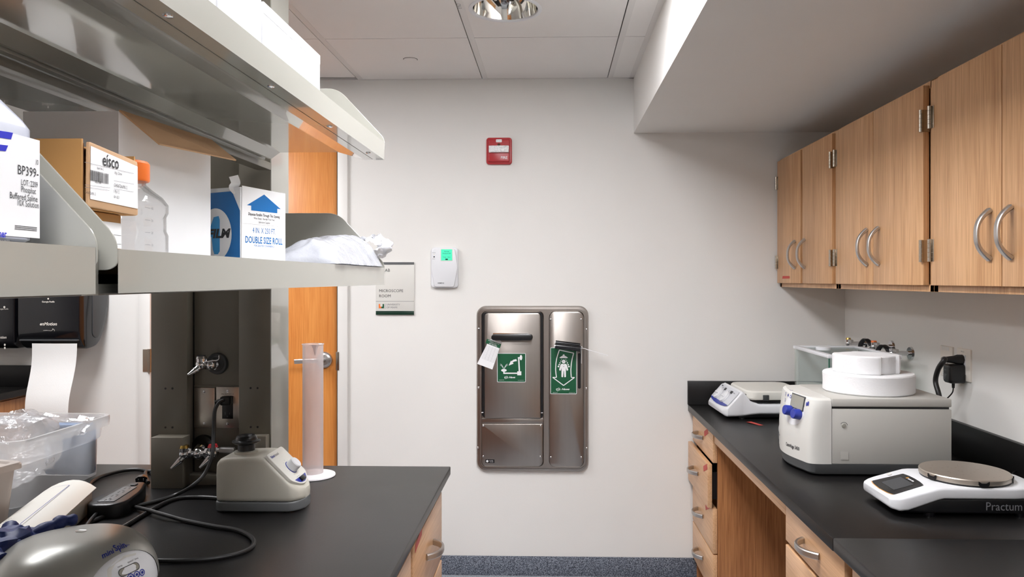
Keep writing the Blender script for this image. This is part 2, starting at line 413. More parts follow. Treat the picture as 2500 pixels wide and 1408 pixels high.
# ---- lights of the room
def troffer(x0, y0, label):
    t = thing('ceiling_light', label, 'ceiling light', ((x0+x0+.61)/2, y0+.61, ZC))
    m = MB()
    X0, X1, Y0, Y1 = -.293, .289, -.605, .605
    for (a, b, c, d) in ((X0, X0+.03, Y0, Y1), (X1-.03, X1, Y0, Y1), (X0+.03, X1-.03, Y0, Y0+.03), (X0+.03, X1-.03, Y1-.03, Y1)): m.box(a, b, c, d, -.004, .012, .002)
    m.build('housing', WHITEP, t)
    m = MB(); m.box(X0+.03, X1-.03, Y0+.03, Y1-.03, -.001, .006); m.build('diffuser', DIFF, t)
troffer(-.331, 1.22, 'bright white panel light in the ceiling above the aisle, in front of the downlight')
troffer(-2.162, 1.83, 'bright white panel light in the ceiling on the far side of the bench shelves')
troffer(-.331, -1.22, 'added fill light panel in the ceiling above the aisle, behind the viewer')  # unseen lamp, added as fill for faces turned to the camera
# ---- round downlight with a mirror reflector
t = thing('downlight', 'round chrome recessed downlight in the ceiling tile above the fire alarm', 'ceiling light', (DLX, DLY, ZC))
m = MB(); m.lathe([(.133, 0), (.133, -.003), (.126, -.0045), (.119, -.003), (.117, .004)], 48, cap0=False, cap1=False); m.build('trim_ring', WHITEP, t)
m = MB(); m.lathe([(.117, .002), (.113, .02), (.105, .045), (.09, .07), (.065, .09), (.03, .10), (.001, .102)], 48, cap0=False); m.build('reflector', MIRROR, t)
m = MB(); m.lathe([(.019, .10), (.019, .055), (.016, .046), (.017, .04), (.014, .022), (.004, .018)], 24); m.build('lamp', LAMPG, t)
m = MB(); m.lathe([(.030, -.0), (.030, -.003), (.028, -.0045), (.001, -.0045)], 36, (sp.x, sp.y-.02, ZC), cap0=False)
m.mi = 1; m.lathe([(.032, .0), (.032, -.0008), (.030, -.0008)], 36, (sp.x, sp.y-.02, ZC), cap0=False, cap1=False)
o = tag(m.build('sprinkler_cover', [CEILM, GAP]), 'small round flush cover plate on the ceiling tile left of the downlight', 'sprinkler cover'); rebase(o, (sp.x, sp.y-.02, ZC))
# ================================================================ DOORS
def lever(parent, x, y, z, dirx):
    m = MB(); m.cyl((x, y, z), (x, y-.010, z), .041, .039, 32); m.cyl((x, y-.010, z), (x, y-.016, z), .034, .026, 32); m.cyl((x, y-.014, z), (x, y-.055, z), .011, .011)
    pts = catmull([(x+.004, y-.05, z), (x+dirx*.03, y-.056, z), (x+dirx*.08, y-.057, z-.001), (x+dirx*.13, y-.054, z-.004)], 5)
    m.tube(pts, 0, rect=((0, 0, 1), .022, .012)); return m.build('door_handle', SATIN, parent)
m = MB(); m.box(-1.984, -1.058, D+.02, D+.062, .01, 2.118, .002)
door = struct(m.build('door_1', DOORW))
m = MB(); 
m.box(-2.045, -1.986, D-.018, D+.12, 0, 2.18, .004); m.box(-1.056, -1.005, D-.018, D+.12, 0, 2.18, .004); m.box(-1.986, -1.056, D-.018, D+.12, 2.122, 2.18, .004)
m.mi = 1; m.box(-1.0575, -1.0555, D-.0185, D+.018, 0, 2.12)
m.build('door_frame', [mat('frame_paint', (226, 224, 220), .45), GAP], door)
hp = atY(792, 878, D+.02)
lever(door, hp.x, D+.02, hp.z, -1)
m = MB()
for z in (.30, 1.045, 1.80):
    m.cyl((-1.986, D-.022, z-.057), (-1.986, D-.022, z+.057), .009); m.box(-2.02, -1.986, D-.021, D-.018, z-.055, z+.055)
m.build('hinge', HINGE, door)
m = MB(); m.box(-1.062, -1.046, D-.021, D-.018, 1.0, 1.09, .001); m.build('strike_plate', HINGE, door)
# unseen rear door, added to give the steel panel a brown reflection
m = MB(); m.box(-1.9, -.55, YR, YR+.05, .01, 2.12, .003); d2 = struct(m.build('added_rear_door', DOORW))
m = MB(); m.box(-.66, -.62, YR+.05, YR+.10, .95, 1.15, .006); m.build('door_handle', SATIN, d2)
# ================================================================ ON THE BACK WALL
WF = lambda x, z: frame((x, D, z), (1, 0, 0), (0, 0, 1))
# fire alarm
t = thing('fire_alarm', 'red square fire alarm strobe high on the back wall', 'fire alarm', (-.2625, D, 2.07))
m = MB(frame((0, 0, 0), (1, 0, 0), (0, 0, 1))); m.prism(rrect(.125, .130, .014, 5), 0, .016, .004); m.prism(rrect(.104, .110, .006, 4), .016, .026, .006)
m.build('housing', RED, t)
m = MB(frame((0, 0, 0), (1, 0, 0), (0, 0, 1))); m.prism(rrect(.098, .034, .004, 3, 0, .006), .020, .040, .006); m.build('strobe_lens', STROBE, t)
m = MB(frame((0, 0, 0), (1, 0, 0), (0, 0, 1))); m.mi = 0; m.prism(rrect(.028, .014, .002, 3, 0, .047), .0255, .0272); m.mi = 1; m.text('PW 15/75', 0, .0445, .0055, .0274, 'CENTER'); m.build('small_label', [PAPER, INKG], t)
m = MB(frame((0, 0, 0), (1, 0, 0), (0, 0, 1))); m.text('FIRE', .0415, -.0405, .018, .0265, 'RIGHT', bold=.0002); m.build('lettering', PAPER, t)
m = MB(frame((0, 0, 0), (1, 0, 0), (0, 0, 1))); m.prism([(-.008, .024), (.008, .024), (.005, .034), (-.005, .034)], .024, .030); m.build('sounder_slot', KRAFTD, t)
# thermostat / room sensor
t = thing('thermostat', 'white wall room sensor with green display, right of the room sign', 'thermostat', (-.5285, D, 1.5015))
L = frame((0, 0, 0), (1, 0, 0), (0, 0, 1))
m = MB(L); m.prism(rrect(.134, .198, .018, 6), 0, .020, .007)
m.prism(roundpoly([(-.066, .004), (-.052, .092), (.052, .092), (.066, .004), (.048, -.094), (-.048, -.094)], .012), .018, .030, .005); m.build('housing', WHITEP, t)
m = MB(L); m.box(.000-.030, .030, .032, .092, .026, .0315, .003); m.mi = 1; m.quad(-.027, .027, .035, .089, .0318); m.mi = 2
m.text('Normal', 0, .076, .0075, .0321, 'CENTER'); m.text('Pressure 69', 0, .0665, .0080, .0321, 'CENTER'); m.text('Temp   Hum', 0, .049, .0070, .0321, 'CENTER'); m.quad(-.006, .006, .037, .0435, .0321)
m.T = L @ Matrix.Translation((.012, 0, 0))
o = m.build('display', [PLATEW, LCDG, DGREEN], t); o.location.x = .012
m = MB(L); m.text('SIEMENS', -.032, -.078, .0085, .0304, bold=.0001); m.text('Normal', -.0585, .071, .0052, .0304); m.text('Alarm', -.057, .041, .0052, .0304)
m.prism(rrect(.007, .007, .003, 3, -.049, .0525), .029, .0306); m.build('lettering', INK, t)
m = MB(L); m.prism(rrect(.006, .006, .0028, 3, -.049, .0645), .029, .0306); m.build('indicator', PLATEW, t)
# room sign
t = thing('room_sign', 'grey microscope room sign with dark green foot, left of the thermostat', 'sign', (-.774, D, 1.40))
m = MB(L); m.box(-.094, .094, -.129, .129, 0, .006, .001); m.mi = 1; m.box(-.094, .094, -.129, -.110, .0061, .009, .001); m.mi = 2; m.box(-.094, .094, .117, .129, .0061, .0075)
m.mi = 3; m.quad(-.094, .094, -.0635, -.0620, .0064)
o = m.build('plate', [SIGNG, DGREEN, MIDG, INKG], t)
m = MB(L); m.text('LAB', -.060, .082, .021, .0066); m.text('MICROSCOPE', -.079, -.018, .0195, .0066); m.text('ROOM', -.079, -.043, .0195, .0066)
m.mi = 1; m.text('UNIVERSITY', -.042, -.083, .0125, .0066); m.text('OF MIAMI', -.042, -.097, .0125, .0066); m.quad(-.048, -.047, -.1, -.074, .0066); m.build('lettering', [INK, INKG], t)
m = MB(L); m.mi = 0; m.quad(-.080, -.073, -.097, -.076, .0067); m.quad(-.0735, -.067, -.097, -.089, .0067); m.mi = 1; m.quad(-.061, -.054, -.097, -.076, .0067); m.quad(-.067, -.0605, -.097, -.089, .0067); m.build('emblem', [ORANGE, GREEN], t)
# ---- recessed stainless safety station
S0 = Vector((-.1005, D, .911))
t = thing('safety_station', 'recessed stainless steel eyewash and shower panel on the back wall', 'safety station', tuple(S0))
def st(x, y):      # panel drawing (its own 1152 x 1408 layout) to metres about the panel centre
    p = atY(1140+x/3.2, 730+y/3.2, D-.02); return (p.x-S0.x, p.z-S0.z)
def strr(x0, x1, y0, y1, r, n=6):
    a = st(x0, y1); b = st(x1, y0); return rrect(b[0]-a[0], b[1]-a[1], r, n, (a[0]+b[0])/2, (a[1]+b[1])/2)
def ringbetween(m, A, B, zA, zB):
    n = len(A); m.put([(p[0], p[1], zA) for p in A]+[(p[0], p[1], zB) for p in B], [(i, (i+1) % n, n+(i+1) % n, n+i) for i in range(n)])
m = MB(L)
R0 = strr(74, 950, 54, 1346, .045); R1 = strr(82, 942, 62, 1338, .042); R2 = strr(100, 926, 80, 1322, .036)
ringbetween(m, R0, R0, 0, .010); ringbetween(m, R0, R1, .010, .018); ringbetween(m, R1, R2, .018, .019)
R3 = strr(112, 600, 92, 1308, .024); R4 = strr(640, 916, 92, 1312, .030)
# face plate between the rim and the two openings, as strips
a = st(100, 1322); b = st(926, 80)
m.prism(strr(100, 926, 80, 1322, .036), 0.001, .0155)
for RR in (R3, R4):
    c = [(sum(p[0] for p in RR)/len(RR)), (sum(p[1] for p in RR)/len(RR))]
    In = [(c[0]+(p[0]-c[0])*.975, c[1]+(p[1]-c[1])*.988) for p in RR]
    ringbetween(m, RR, [((p[0]+q[0])/2, (p[1]+q[1])/2) for p, q in zip(RR, In)], .0155, .021); ringbetween(m, [((p[0]+q[0])/2, (p[1]+q[1])/2) for p, q in zip(RR, In)], In, .021, .016)
p0 = st(112, 968); p1 = st(598, 932); m.box(p0[0], p1[0], p0[1], p1[1], .0155, .021, .003)
m.build('frame', STAIN, t)
m = MB(L); p0 = st(118, 930); p1 = st(598, 104); m.prism(rrect(p1[0]-p0[0], p1[1]-p0[1], .02, 6, (p0[0]+p1[0])/2, (p0[1]+p1[1])/2), .0156, .0163); m.build('dark_gap', BLACKP, t)
m = MB(L); m.prism(roundpoly([st(140, 926), st(575, 926), st(575, 108), st(140, 108)], [.004, .004, .02, .02], 6), .0164, .034, .005); pd = m.build('pull_down_door', STAIN, t)
m = MB(L); m.prism(roundpoly([st(115, 1306), st(594, 1306), st(594, 974), st(115, 974)], [.03, .03, .006, .006], 6), .0156, .0205, .003); lp = m.build('lower_panel', STAIN, t)
m = MB(L); m.prism(strr(645, 910, 98, 1310, .028), .0156, .0205, .003); rp = m.build('right_panel', STAIN, t)
def screws(pts, par, z, r=.0048):
    m = MB(L)
    for x, y in pts:
        c = st(x, y); m.lathe([(r, z), (r*.9, z+.002), (r*.5, z+.0032), (.0003, z+.0035)], 12, (c[0], c[1], 0), cap0=False)
    return m.build('screw', CHROME, par)
screws([(92, 232), (90, 692), (84, 1160), (935, 237), (933, 698), (935, 1164)], t, .0185, .0055)
screws([(128, 988), (576, 990), (127, 1226), (573, 1230)], lp, .0205); screws([(655, 158), (893, 157), (655, 1234), (893, 1234)], rp, .0205)
c = st(356, 292); e = (.0495)
m = MB(L); m.prism(rrect(.198, .028, .0138, 6, c[0], c[1]), .034, .078, .005); m.mi = 1; m.prism(rrect(.172, .006, .002, 2, c[0]-.006, c[1]+.0165), .034, .060)
m.build('handle', [BLACKP, CHROME], pd)
c = st(180, 1265); m = MB(L); m.prism(rrect(.044, .017, .002, 2, c[0], c[1]), .0204, .0212); m.mi = 1; m.text('CERTIFIED', c[0]-.005, c[1]+.001, .0045, .0214); m.text('TO ANSI', c[0]-.001, c[1]-.005, .0045, .0214); m.prism(rrect(.011, .011, .0054, 4, c[0]-.013, c[1]), .0204, .0214); m.build('certification_label', [BLACKP, PAPER], lp)
# shower pull handle: long dark grip standing out from its slot
c = st(878, 560); m = MB(L); m.prism(rrect(.0145, .172, .006, 5, c[0], c[1]), .0204, .0212); m.build('handle_slot', BLACKP, rp)
a = st(690, 350); b = st(885, 372); m = MB(L)
m.cyl((a[0], a[1]-.004, .085), (b[0], b[1]-.004, .085), .0135, .0135, 24); m.cyl((a[0]+.001, a[1]+.011, .060), (b[0]-.002, b[1]+.010, .060), .0105, .0105, 20)
m.mi = 1; m.cyl((b[0]+.002, b[1], .02), (b[0]+.002, b[1], .088), .006); m.cyl((b[0]+.002, b[1]-.028, .024), (b[0]+.002, b[1]+.004, .06), .0035); m.cyl((a[0], a[1]-.004, .085), (a[0]-.003, a[1]-.004, .085), .010); m.cyl((a[0], a[1]+.011, .06), (a[0]-.002, a[1]+.011, .06), .007)
m.build('shower_handle', [BLACKG, CHROME], t)
m = MB(L); c = st(575, 105)
for (x, y) in ((120, 886), (586, 888)): q = st(x, y); m.box(q[0]-.005, q[0]+.005, q[1]-.002, q[1]+.002, .016, .020, .001)
m.build('door_stop', PAPER, t)
# green pictogram stickers (surface print of the station's doors)
def sticker(x0, x1, y0, y1, z, par, draw):
    a = st(x0, y1); b = st(x1, y0); w_, h_ = b[0]-a[0], b[1]-a[1]; cx, cy = (a[0]+b[0])/2, (a[1]+b[1])/2
    m = MB(L @ Matrix.Translation((cx, cy, z))); m.mi = 0; m.prism(rrect(w_, h_, .004, 4), 0, .0006); m.mi = 1; m.prism(rrect(w_-.0045, h_-.0045, .002, 3), .0006, .0009); m.mi = 0
    draw(m, w_, h_); m.build('sign_sticker', [PAPER, GREEN, INKG], par)
Z = .0012
SEQ = [0]
def seg(m, a, b, w_, z=Z):
    a = Vector((a[0], a[1])); b = Vector((b[0], b[1])); n = (b-a).normalized(); p = Vector((-n.y, n.x))*w_/2
    SEQ[0] += 1; m.poly([a+p, a-p, b-p, b+p], z+(SEQ[0] % 60)*8e-6)
def disc(m, x, y, rx, ry=None, z=Z, n=18):
    ry = ry or rx; SEQ[0] += 1; z += (SEQ[0] % 60)*8e-6; m.poly([(x+rx*math.cos(2*PI*i/n), y+ry*math.sin(2*PI*i/n)) for i in range(n)], z)
def eyewash(m, w_, h_):
    k = w_/600.0; q = lambda x, y: ((x-960)*k, (850-y)*k)      # drawing coordinates of the pictogram
    seg(m, q(1112, 640), q(1128, 950), 28*k); seg(m, q(1095, 640), q(1150, 640), 24*k); x, y = q(1160, 637); disc(m, x, y, 27*k, 56*k)
    seg(m, q(790, 966), q(1090, 966), 26*k); seg(m, q(802, 966), q(802, 915), 26*k); x, y = q(802, 905); disc(m, x, y, 58*k, 30*k)
    a = q(1082, 925); b = q(1168, 1008); m.quad(a[0], b[0], b[1], a[1], Z)
    m.poly([q(1060, 668), q(1078, 708), q(1020, 720), q(975, 745), q(960, 715), q(1000, 683)][::-1], Z); m.poly([q(950, 700), q(1005, 765), q(902, 805)], Z)
    for s in (1, -1):
        for (r0) in (0, 28):
            pts = [(802+s*8, 870-r0*.3), (802+s*28, 835-r0*.6), (802+s*52, 810-r0), (802+s*78, 800-r0)]
            for a, b in zip(pts, pts[1:]): seg(m, q(*a), q(*b), 7*k)
    m.text('Haws', q(905, 0)[0], q(0, 1068)[1], 52*k, Z, shear=.35, bold=.0003, sx=1.1); x, y = q(850, 1055)
    for s in (1, -1):
        pts = [(850+s*8, 1055-s*28), (850+s*34, 1055-s*12), (850+s*34, 1055+s*14), (850+s*6, 1055+s*2), (850+s*2, 1055+s*26)]
        for a, b in zip(pts, pts[1:]): seg(m, q(*a), q(*b), 9*k)
    m.text('1-888-640-4297', q(695, 0)[0], q(0, 1116)[1], 17*k, Z); m.text('www.hawsco.com', q(1218, 0)[0], q(0, 1118)[1], 17*k, Z, 'RIGHT')
def shower(m, w_, h_):
    k = w_/515.0; q = lambda x, y: ((x-378)*k, (786-y)*k)
    L_ = [(295, 380), (268, 460), (245, 540), (228, 640), (222, 760), (228, 840), (240, 915), (165, 915), (378, 1072), (592, 915), (528, 915), (522, 840), (520, 760), (530, 640), (548, 540), (575, 440)]
    for a, b in zip(L_, L_[1:]+L_[:1]): seg(m, q(*a), q(*b), 17*k)
    m.poly([q(*p) for p in ((298, 530), (330, 505), (362, 488), (366, 466), (394, 466), (398, 488), (430, 505), (462, 530), (450, 538), (310, 538))], Z)
    x, y = q(380, 605); disc(m, x, y, 36*k)
    m.poly([q(*p) for p in ((340, 650), (420, 650), (440, 665), (470, 765), (452, 785), (438, 780), (422, 730), (424, 900), (412, 912), (392, 908), (384, 790), (376, 790), (368, 908), (348, 912), (336, 900), (338, 730), (322, 780), (306, 785), (290, 765), (320, 665))], Z)
    for i in range(5):
        for s in (1, -1): x, y = q(380+s*(42+i*15), 562+i*35); disc(m, x, y, (7+i*2.4)*k)
    m.mi = 2
    for yy in (600, 660, 700): x, y = q(380, yy); disc(m, x, y, 8*k, z=Z+.0002)
    m.mi = 0
    m.text('Haws', q(335, 0)[0], q(0, 1162)[1], 52*k, Z, shear=.35, bold=.0003, sx=1.3)
    for s in (1, -1):
        pts = [(273+s*8, 1150-s*30), (273+s*36, 1150-s*12), (273+s*36, 1150+s*14), (273+s*6, 1150+s*2), (273+s*2, 1150+s*28)]
        for a, b in zip(pts, pts[1:]): seg(m, q(*a), q(*b), 9*k)
    m.text('1-888-640-4297', q(160, 0)[0], q(0, 1216)[1], 16*k, Z); m.text('www.hawsco.com', q(602, 0)[0], q(0, 1218)[1], 16*k, Z, 'RIGHT')
def eyewash2(m, w_, h_): eyewash(m, w_, h_)
sticker(238, 460, 420, 645, .034, pd, eyewash); sticker(652, 858, 378, 740, .0206, rp, shower)
# inspection tag hanging from the eyewash handle
tp = [st(200, 305), st(258, 312), st(274, 330), st(202, 545), st(83, 500), st(176, 318)]
cx_, cz_ = st(230, 328); t2 = thing('inspection_tag', 'white inspection tag with green header tied to the eyewash handle', 'tag', (S0.x+cx_, D-.045, S0.z+cz_))
u = Vector(st(202, 545))-Vector(st(83, 500)); u.normalize(); vv = Vector((-u.y, u.x))
TL = L @ Matrix(((u.x, vv.x, 0, 0), (u.y, vv.y, 0, 0), (0, 0, 1, 0), (0, 0, 0, 1)))
def tl(p): dx, dy = p[0]-cx_, p[1]-cz_; return (dx*u.x+dy*u.y, dx*vv.x+dy*vv.y)
tq = [tl(p) for p in tp]; m = MB(TL); m.prism(tq[::-1], 0, .0006); m.mi = 1
xs = [p[0] for p in tq]; x0, x1 = min(xs)+.002, max(xs)-.002; yt = max(p[1] for p in tq); yb = min(p[1] for p in tq)
m.quad(x0+.001, x1-.001, yt-.040, yt-.018, .0008); m.mi = 2
for k in range(13): y = yt-.050-k*.0054; m.quad(x0+.010, x1-.004, y, y+.0005, .0008)
for k in range(5): x = x0+.010+(x1-x0-.0144)*k/4; m.quad(x, x+.0004, yt-.1148, yt-.047, .0008)
m.mi = 0; m.text('EMERGENCY SHOWER', (x0+x1)/2, yt-.0245, .0056, .0010, 'CENTER'); m.text('& EYE WASH', (x0+x1)/2, yt-.0305, .0056, .0010, 'CENTER'); m.text('TEST RECORD', (x0+x1)/2, yt-.0375, .0066, .0010, 'CENTER', bold=.0001)
m.build('card', [PAPER, GREEN, INKG], t2)
m = MB(L); pts = catmull([(0, .002, .001), (-.010, .008, -.004), (-.006, .014, -.012), (.006, .017, -.018), (.014, .015, -.018)], 5); m.tube([p*1.6 for p in pts], .0018, 6); m.build('tie', PAPER, t2)
# second tag, seen edge-on, and its zip tie
c = st(890, 400); t3 = thing('inspection_tag', 'blank white tag seen nearly edge-on, hanging from the shower handle', 'tag', (S0.x+c[0], D-.062, S0.z+c[1]))
m = MB(); m.put([(0, 0, .006), (.004, .035, .004), (.0045, .035, -.064), (-.001, 0, -.058), (.0008, 0, .006), (.0048, .035, .004), (.0053, .035, -.064), (-.0002, 0, -.058)], [(0, 1, 2, 3), (7, 6, 5, 4), (0, 4, 5, 1), (1, 5, 6, 2), (2, 6, 7, 3), (3, 7, 4, 0)]); m.build('card', PAPER, t3)
c2 = st(885, 378); t4 = thing('zip_tie', 'long white cable tie sticking out right from the shower handle', 'cable tie', (S0.x+c2[0], D-.07, S0.z+c2[1]))
e2 = st(1095, 434); m = MB(); m.tube(catmull([(0, 0, .001), (.02, -.004, -.0), (.04, -.006, -.007), (e2[0]-c2[0], -.010, e2[1]-c2[1]+.002)], 5), .0016, 6)
m.tube(catmull([(0, .002, 0), (.004, -.006, .010), (.010, .004, .004), (.002, .010, -.004)], 5), .0014, 6); m.build('strap', PAPER, t4); 
m = MB(); m.box(-.002, .005, -.003, .003, -.003, .003, .001); m.build('lock', PAPER, t4)
# ---- towel dispenser, soap dispenser on the back wall
YD = D-.235
a = atY(42, 730, YD); b = atY(195, 856, YD); xa, xb = a.x, b.x; zt = a.z+.17; zb = b.z
t = thing('paper_towel_dispenser', 'black wall paper towel dispenser with a sheet hanging down', 'towel dispenser', ((xa+xb)/2, D, (zb+zt)/2))
pr = roundpoly([(0, zb+.16), (0, zt), (-.18, zt), (-.235, zt-.04), (-.235, zb+.06), (-.19, zb), (-.085, zb+.012)], [.10, .02, .03, .06, .05, .05, .10], 7)
m = MB(frame((xa, D, 0), (0, 1, 0), (0, 0, 1))); m.prism(pr, 0, xb-xa, .010, bottom=True); body = m.build('housing', BLACKG, t, world=True)
m = MB(frame((xb, D, 0), (0, 1, 0), (0, 0, 1))); m.prism(roundpoly([(-.028, zb+.17), (-.028, zt-.04), (-.13, zt-.04), (-.14, zt-.07), (-.14, zb+.06), (-.10, zb+.045)], [.07, .03, .03, .03, .05, .05], 6), -.001, .004, .003); m.build('side_panel', DARKG, t, world=True)
m = MB(frame((0, YD-.0005, 0), (1, 0, 0), (0, 0, 1))); m.text('enMotion', atY(118, 790, YD).x, atY(118, 794, YD).z, .021, .0004, 'CENTER', shear=.25, bold=.0004)
q0 = atY(106, 806, YD); q1 = atY(128, 806, YD); pts = [(q0.x, q0.z-.001), (q0.x+.015, q0.z), (q1.x-.005, q0.z-.002), (q1.x+.003, q0.z+.004), (q1.x+.001, q0.z+.008), (q1.x+.009, q0.z+.003), (q1.x+.010, q0.z-.004)]
for p_, q_ in zip(pts, pts[1:]): seg(m, p_, q_, .0012, .0004)
m.text('Georgia-Pacific', atY(118, 735, YD).x, atY(118, 738, YD).z, .010, .0004, 'CENTER', bold=.0002); disc(m, atY(118, 729, YD).x, atY(118, 729, YD).z, .004, z=.0004)
m.build('lettering', PLATEW, t, world=True)
m = MB(); p0 = atY(47, 828, YD); p1 = atY(190, 828, YD); m.box(p0.x, p1.x, YD-.003, YD+.02, p0.z-.008, p0.z, .003); m.build('chute_lip', DARKG, t, world=True)
pL = atY(78, 838, YD-.004); pR = atY(188, 838, YD-.004)
rows = []
for i in range(15):
    s = i/14; z = pL.z-s*.36; y = YD-.004+.012*math.sin(s*6)-.02*s
    dx = -.004*math.sin(s*3.2)-.014*s; rows.append([(pL.x+dx, y, z), ((pL.x+pR.x)/2+dx, y-.006, z), (pR.x+dx-.012*s, y, z), (pR.x+dx-.012*s, y+.0008, z), ((pL.x+pR.x)/2+dx, y-.0052, z), (pL.x+dx, y+.0008, z)])
m = MB(); m.loft(rows); o = m.build('hanging_towel', TOWEL, t, world=True)
a2 = atY(-90, 730, D-.15); b2 = atY(36, 852, D-.15)
t = thing('soap_dispenser', 'black soap dispenser at the left edge, beside the towel dispenser', 'soap dispenser', ((a2.x+b2.x)/2, D, (b2.z+a2.z+.15)/2))
m = MB(frame((a2.x, D, 0), (0, 1, 0), (0, 0, 1))); m.prism(roundpoly([(0, b2.z), (0, b2.z+.40), (-.15, b2.z+.40), (-.15, b2.z+.02), (-.12, b2.z)], .02, 4), 0, b2.x-a2.x, .012, bottom=True); m.build('housing', BLACKG, t, world=True)
m = MB(frame((0, D-.1505, 0), (1, 0, 0), (0, 0, 1))); qq = atY(16, 826, D-.15); m.text('enMotion', qq.x, qq.z, .017, .0004, 'RIGHT', shear=.25, bold=.0003); disc(m, qq.x-.01, qq.z+.15, .005, z=.0004); m.text('Georgia-Pacific', qq.x+.01, qq.z+.138, .009, .0004, 'RIGHT')
for (dx, dz) in ((0, -.045), (0, -.03)): m.prism(rrect(.008, .010, .003, 3, qq.x-.008+dx, qq.z+dz), .0001, .0004)
m.build('lettering', PLATEW, t, world=True)
# ================================================================ CABINETS AND WORKTOPS
ZT = .838
def arch_handle(parent, o, along, out, length=.122, h=.033, name='handle'):
    """arched bar pull: o centre on the face, along its length, out of the face"""
    A = Vector(along); O = Vector(out); pts = []; th = []
    for i in range(17):
        s = i/16*2-1; e = (1-abs(s)**2.6); pts.append(Vector(o)+A*(s*length/2)+O*(.002+e*h)); th.append(.0125-.0045*e)
    m = MB(); m.tube(pts, 0, rect=(A.cross(O), .017, th)); return m.build(name, SATIN, parent, world=True)
# ---- wall cabinets on the right
ZB, ZTOP, XC = 1.408, 2.023, 1.10
def hinge(parent, y, z, s):
    m = MB(); 
    for k in range(5): m.cyl((XC-.012, y, z-.032+k*.013), (XC-.012, y, z-.032+k*.013+.0122), .0062, n=14)
    m.box(XC-.006, XC-.0035, min(y, y+s*.020), max(y, y+s*.020), z-.032, z+.032, .0006)
    return m.build('hinge', HINGE, parent, world=True)
def wall_cab(y0, y1, doors, hs, hpos, label, gapy=None):
    t = thing('wall_cabinet', label, 'cabinet', (XC+.15, (y0+y1)/2, ZB), group=None)
    m = MB(); th = .018
    m.box(XC+.002, XR, y0, y0+th, ZB, ZTOP); m.box(XC+.002, XR, y1-th, y1, ZB, ZTOP); m.box(XC+.002, XR, y0+th, y1-th, ZB+.004, ZB+.022); m.box(XC+.002, XR, y0+th, y1-th, ZTOP-.02, ZTOP)
    m.box(XR-.02, XR-.01, y0+th, y1-th, ZB+.022, ZTOP-.02)
    m.box(XC, XC+.02, y0, y1, ZB, ZB+.020, .001); m.box(XC, XC+.02, y0, y1, ZTOP-.022, ZTOP, .001); m.box(XC, XC+.02, y1-.024, y1, ZB, ZTOP, .001); m.box(XC, XC+.02, y0, y0+.022, ZB, ZTOP, .001)
    m.build('body', OAK, t, world=True)
    if gapy:
        m = MB(); m.box(XC+.02, XC+.04, gapy[0]-.03, gapy[1]+.03, ZB+.02, ZTOP-.02); m.build('divider', OAK, t, world=True)
    for (a, b), h_, hp_ in zip(doors, hs, hpos):
        m = MB(); m.box(XC-.019, XC-.0005, a, b, ZB+.019, ZTOP-.012, .0018); d = m.build('door', OAK, t, world=True)
        arch_handle(d, (XC-.019, hp_, 1.555), (0, 0, 1), (-1, 0, 0))
        y = b if h_ > 0 else a
        for z in (1.527, 1.907):
            g = MB()
            for k in range(5): g.cyl((XC-.024, y-h_*.002, z-.032+k*.013), (XC-.024, y-h_*.002, z-.032+k*.013+.0122), .0062, n=14)
            g.box(XC-.0205, XC-.019, min(y, y-h_*.018), max(y, y-h_*.018), z-.032, z+.032, .0005); g.box(XC-.021, XC-.0005, y-.0012, y+.0012, z-.032, z+.032)
            g.build('hinge', HINGE, d, world=True)
    return t
ca = wall_cab(2.935, 3.678, [(3.325, 3.665), (2.953, 3.300)], [1, -1], [3.392, 3.262], 'oak wall cabinet nearest the back wall, with red tape on its door', (3.300, 3.325))
m = MB(frame((XC-.0195, atX(1929, 677, XC).y, atX(1929, 677, XC).z), (0, -1, 0), (0, 0, 1))); m.put([(-.055, -.006, 0), (.055, -.005, 0), (.055, .006, 0), (-.048, .007, 0)], [(0, 1, 2, 3)]); m.put([(-.055, -.006, .0004), (.055, -.005, .0004), (.055, .006, .0004), (-.048, .007, .0004)], [(0, 1, 2, 3)])
rt = thing('red_tape', 'strip of red tape low on the wall cabinet door nearest the back wall', 'tape', (XC-.0195, atX(1929, 677, XC).y, atX(1929, 677, XC).z)); m.build('strip', REDT, rt, world=True)
wall_cab(2.2065, 2.9345, [(2.579, 2.915), (2.232, 2.576)], [1, -1], [2.622, 2.529], 'middle oak wall cabinet with two closed doors under the soffit')
wall_cab(1.470, 2.206, [(1.848, 2.186), (1.490, 1.845)], [1, -1], [1.892, 1.806], 'oak wall cabinet at the right edge of the picture, nearest the viewer')
# ---- right worktop
def worktop(name, label, x0, x1, y0, y1, zt, th=.032, b=.004, edge=None):
    t = thing(name, label, 'worktop', ((x0+x1)/2, (y0+y1)/2, zt-th)); m = MB(); m.box(x0, x1, y0, y1, zt-th, zt, b); m.build('slab', EPOXY, t, world=True); return t
t = worktop('worktop', 'black laboratory worktop along the right wall carrying the centrifuge', .655, XR, 1.785, D, ZT)
m = MB(); m.box(XR-.02, XR-.0005, 1.785, D-.0005, ZT+.0003, ZT+.115, .002); tag(m.build('backsplash', EPOXY), 'black splashback along the right wall behind the centrifuge', 'backsplash'); m = MB(); m.box(.652, XR-.0205, D-.02, D-.0005, ZT+.0003, ZT+.115, .002); tag(m.build('backsplash', EPOXY), 'short black splashback on the back wall behind the shaker', 'backsplash')
t = worktop('worktop', 'nearest right-hand black worktop section beyond the joint in front of the balance', .655, XR, .3, 1.7835, ZT+.002)
m = MB(); m.box(XR-.02, XR-.0005, .3, 1.7835, ZT+.0023, ZT+.115, .002); tag(m.build('backsplash', EPOXY), 'black splashback of the nearest right-hand worktop section', 'backsplash')
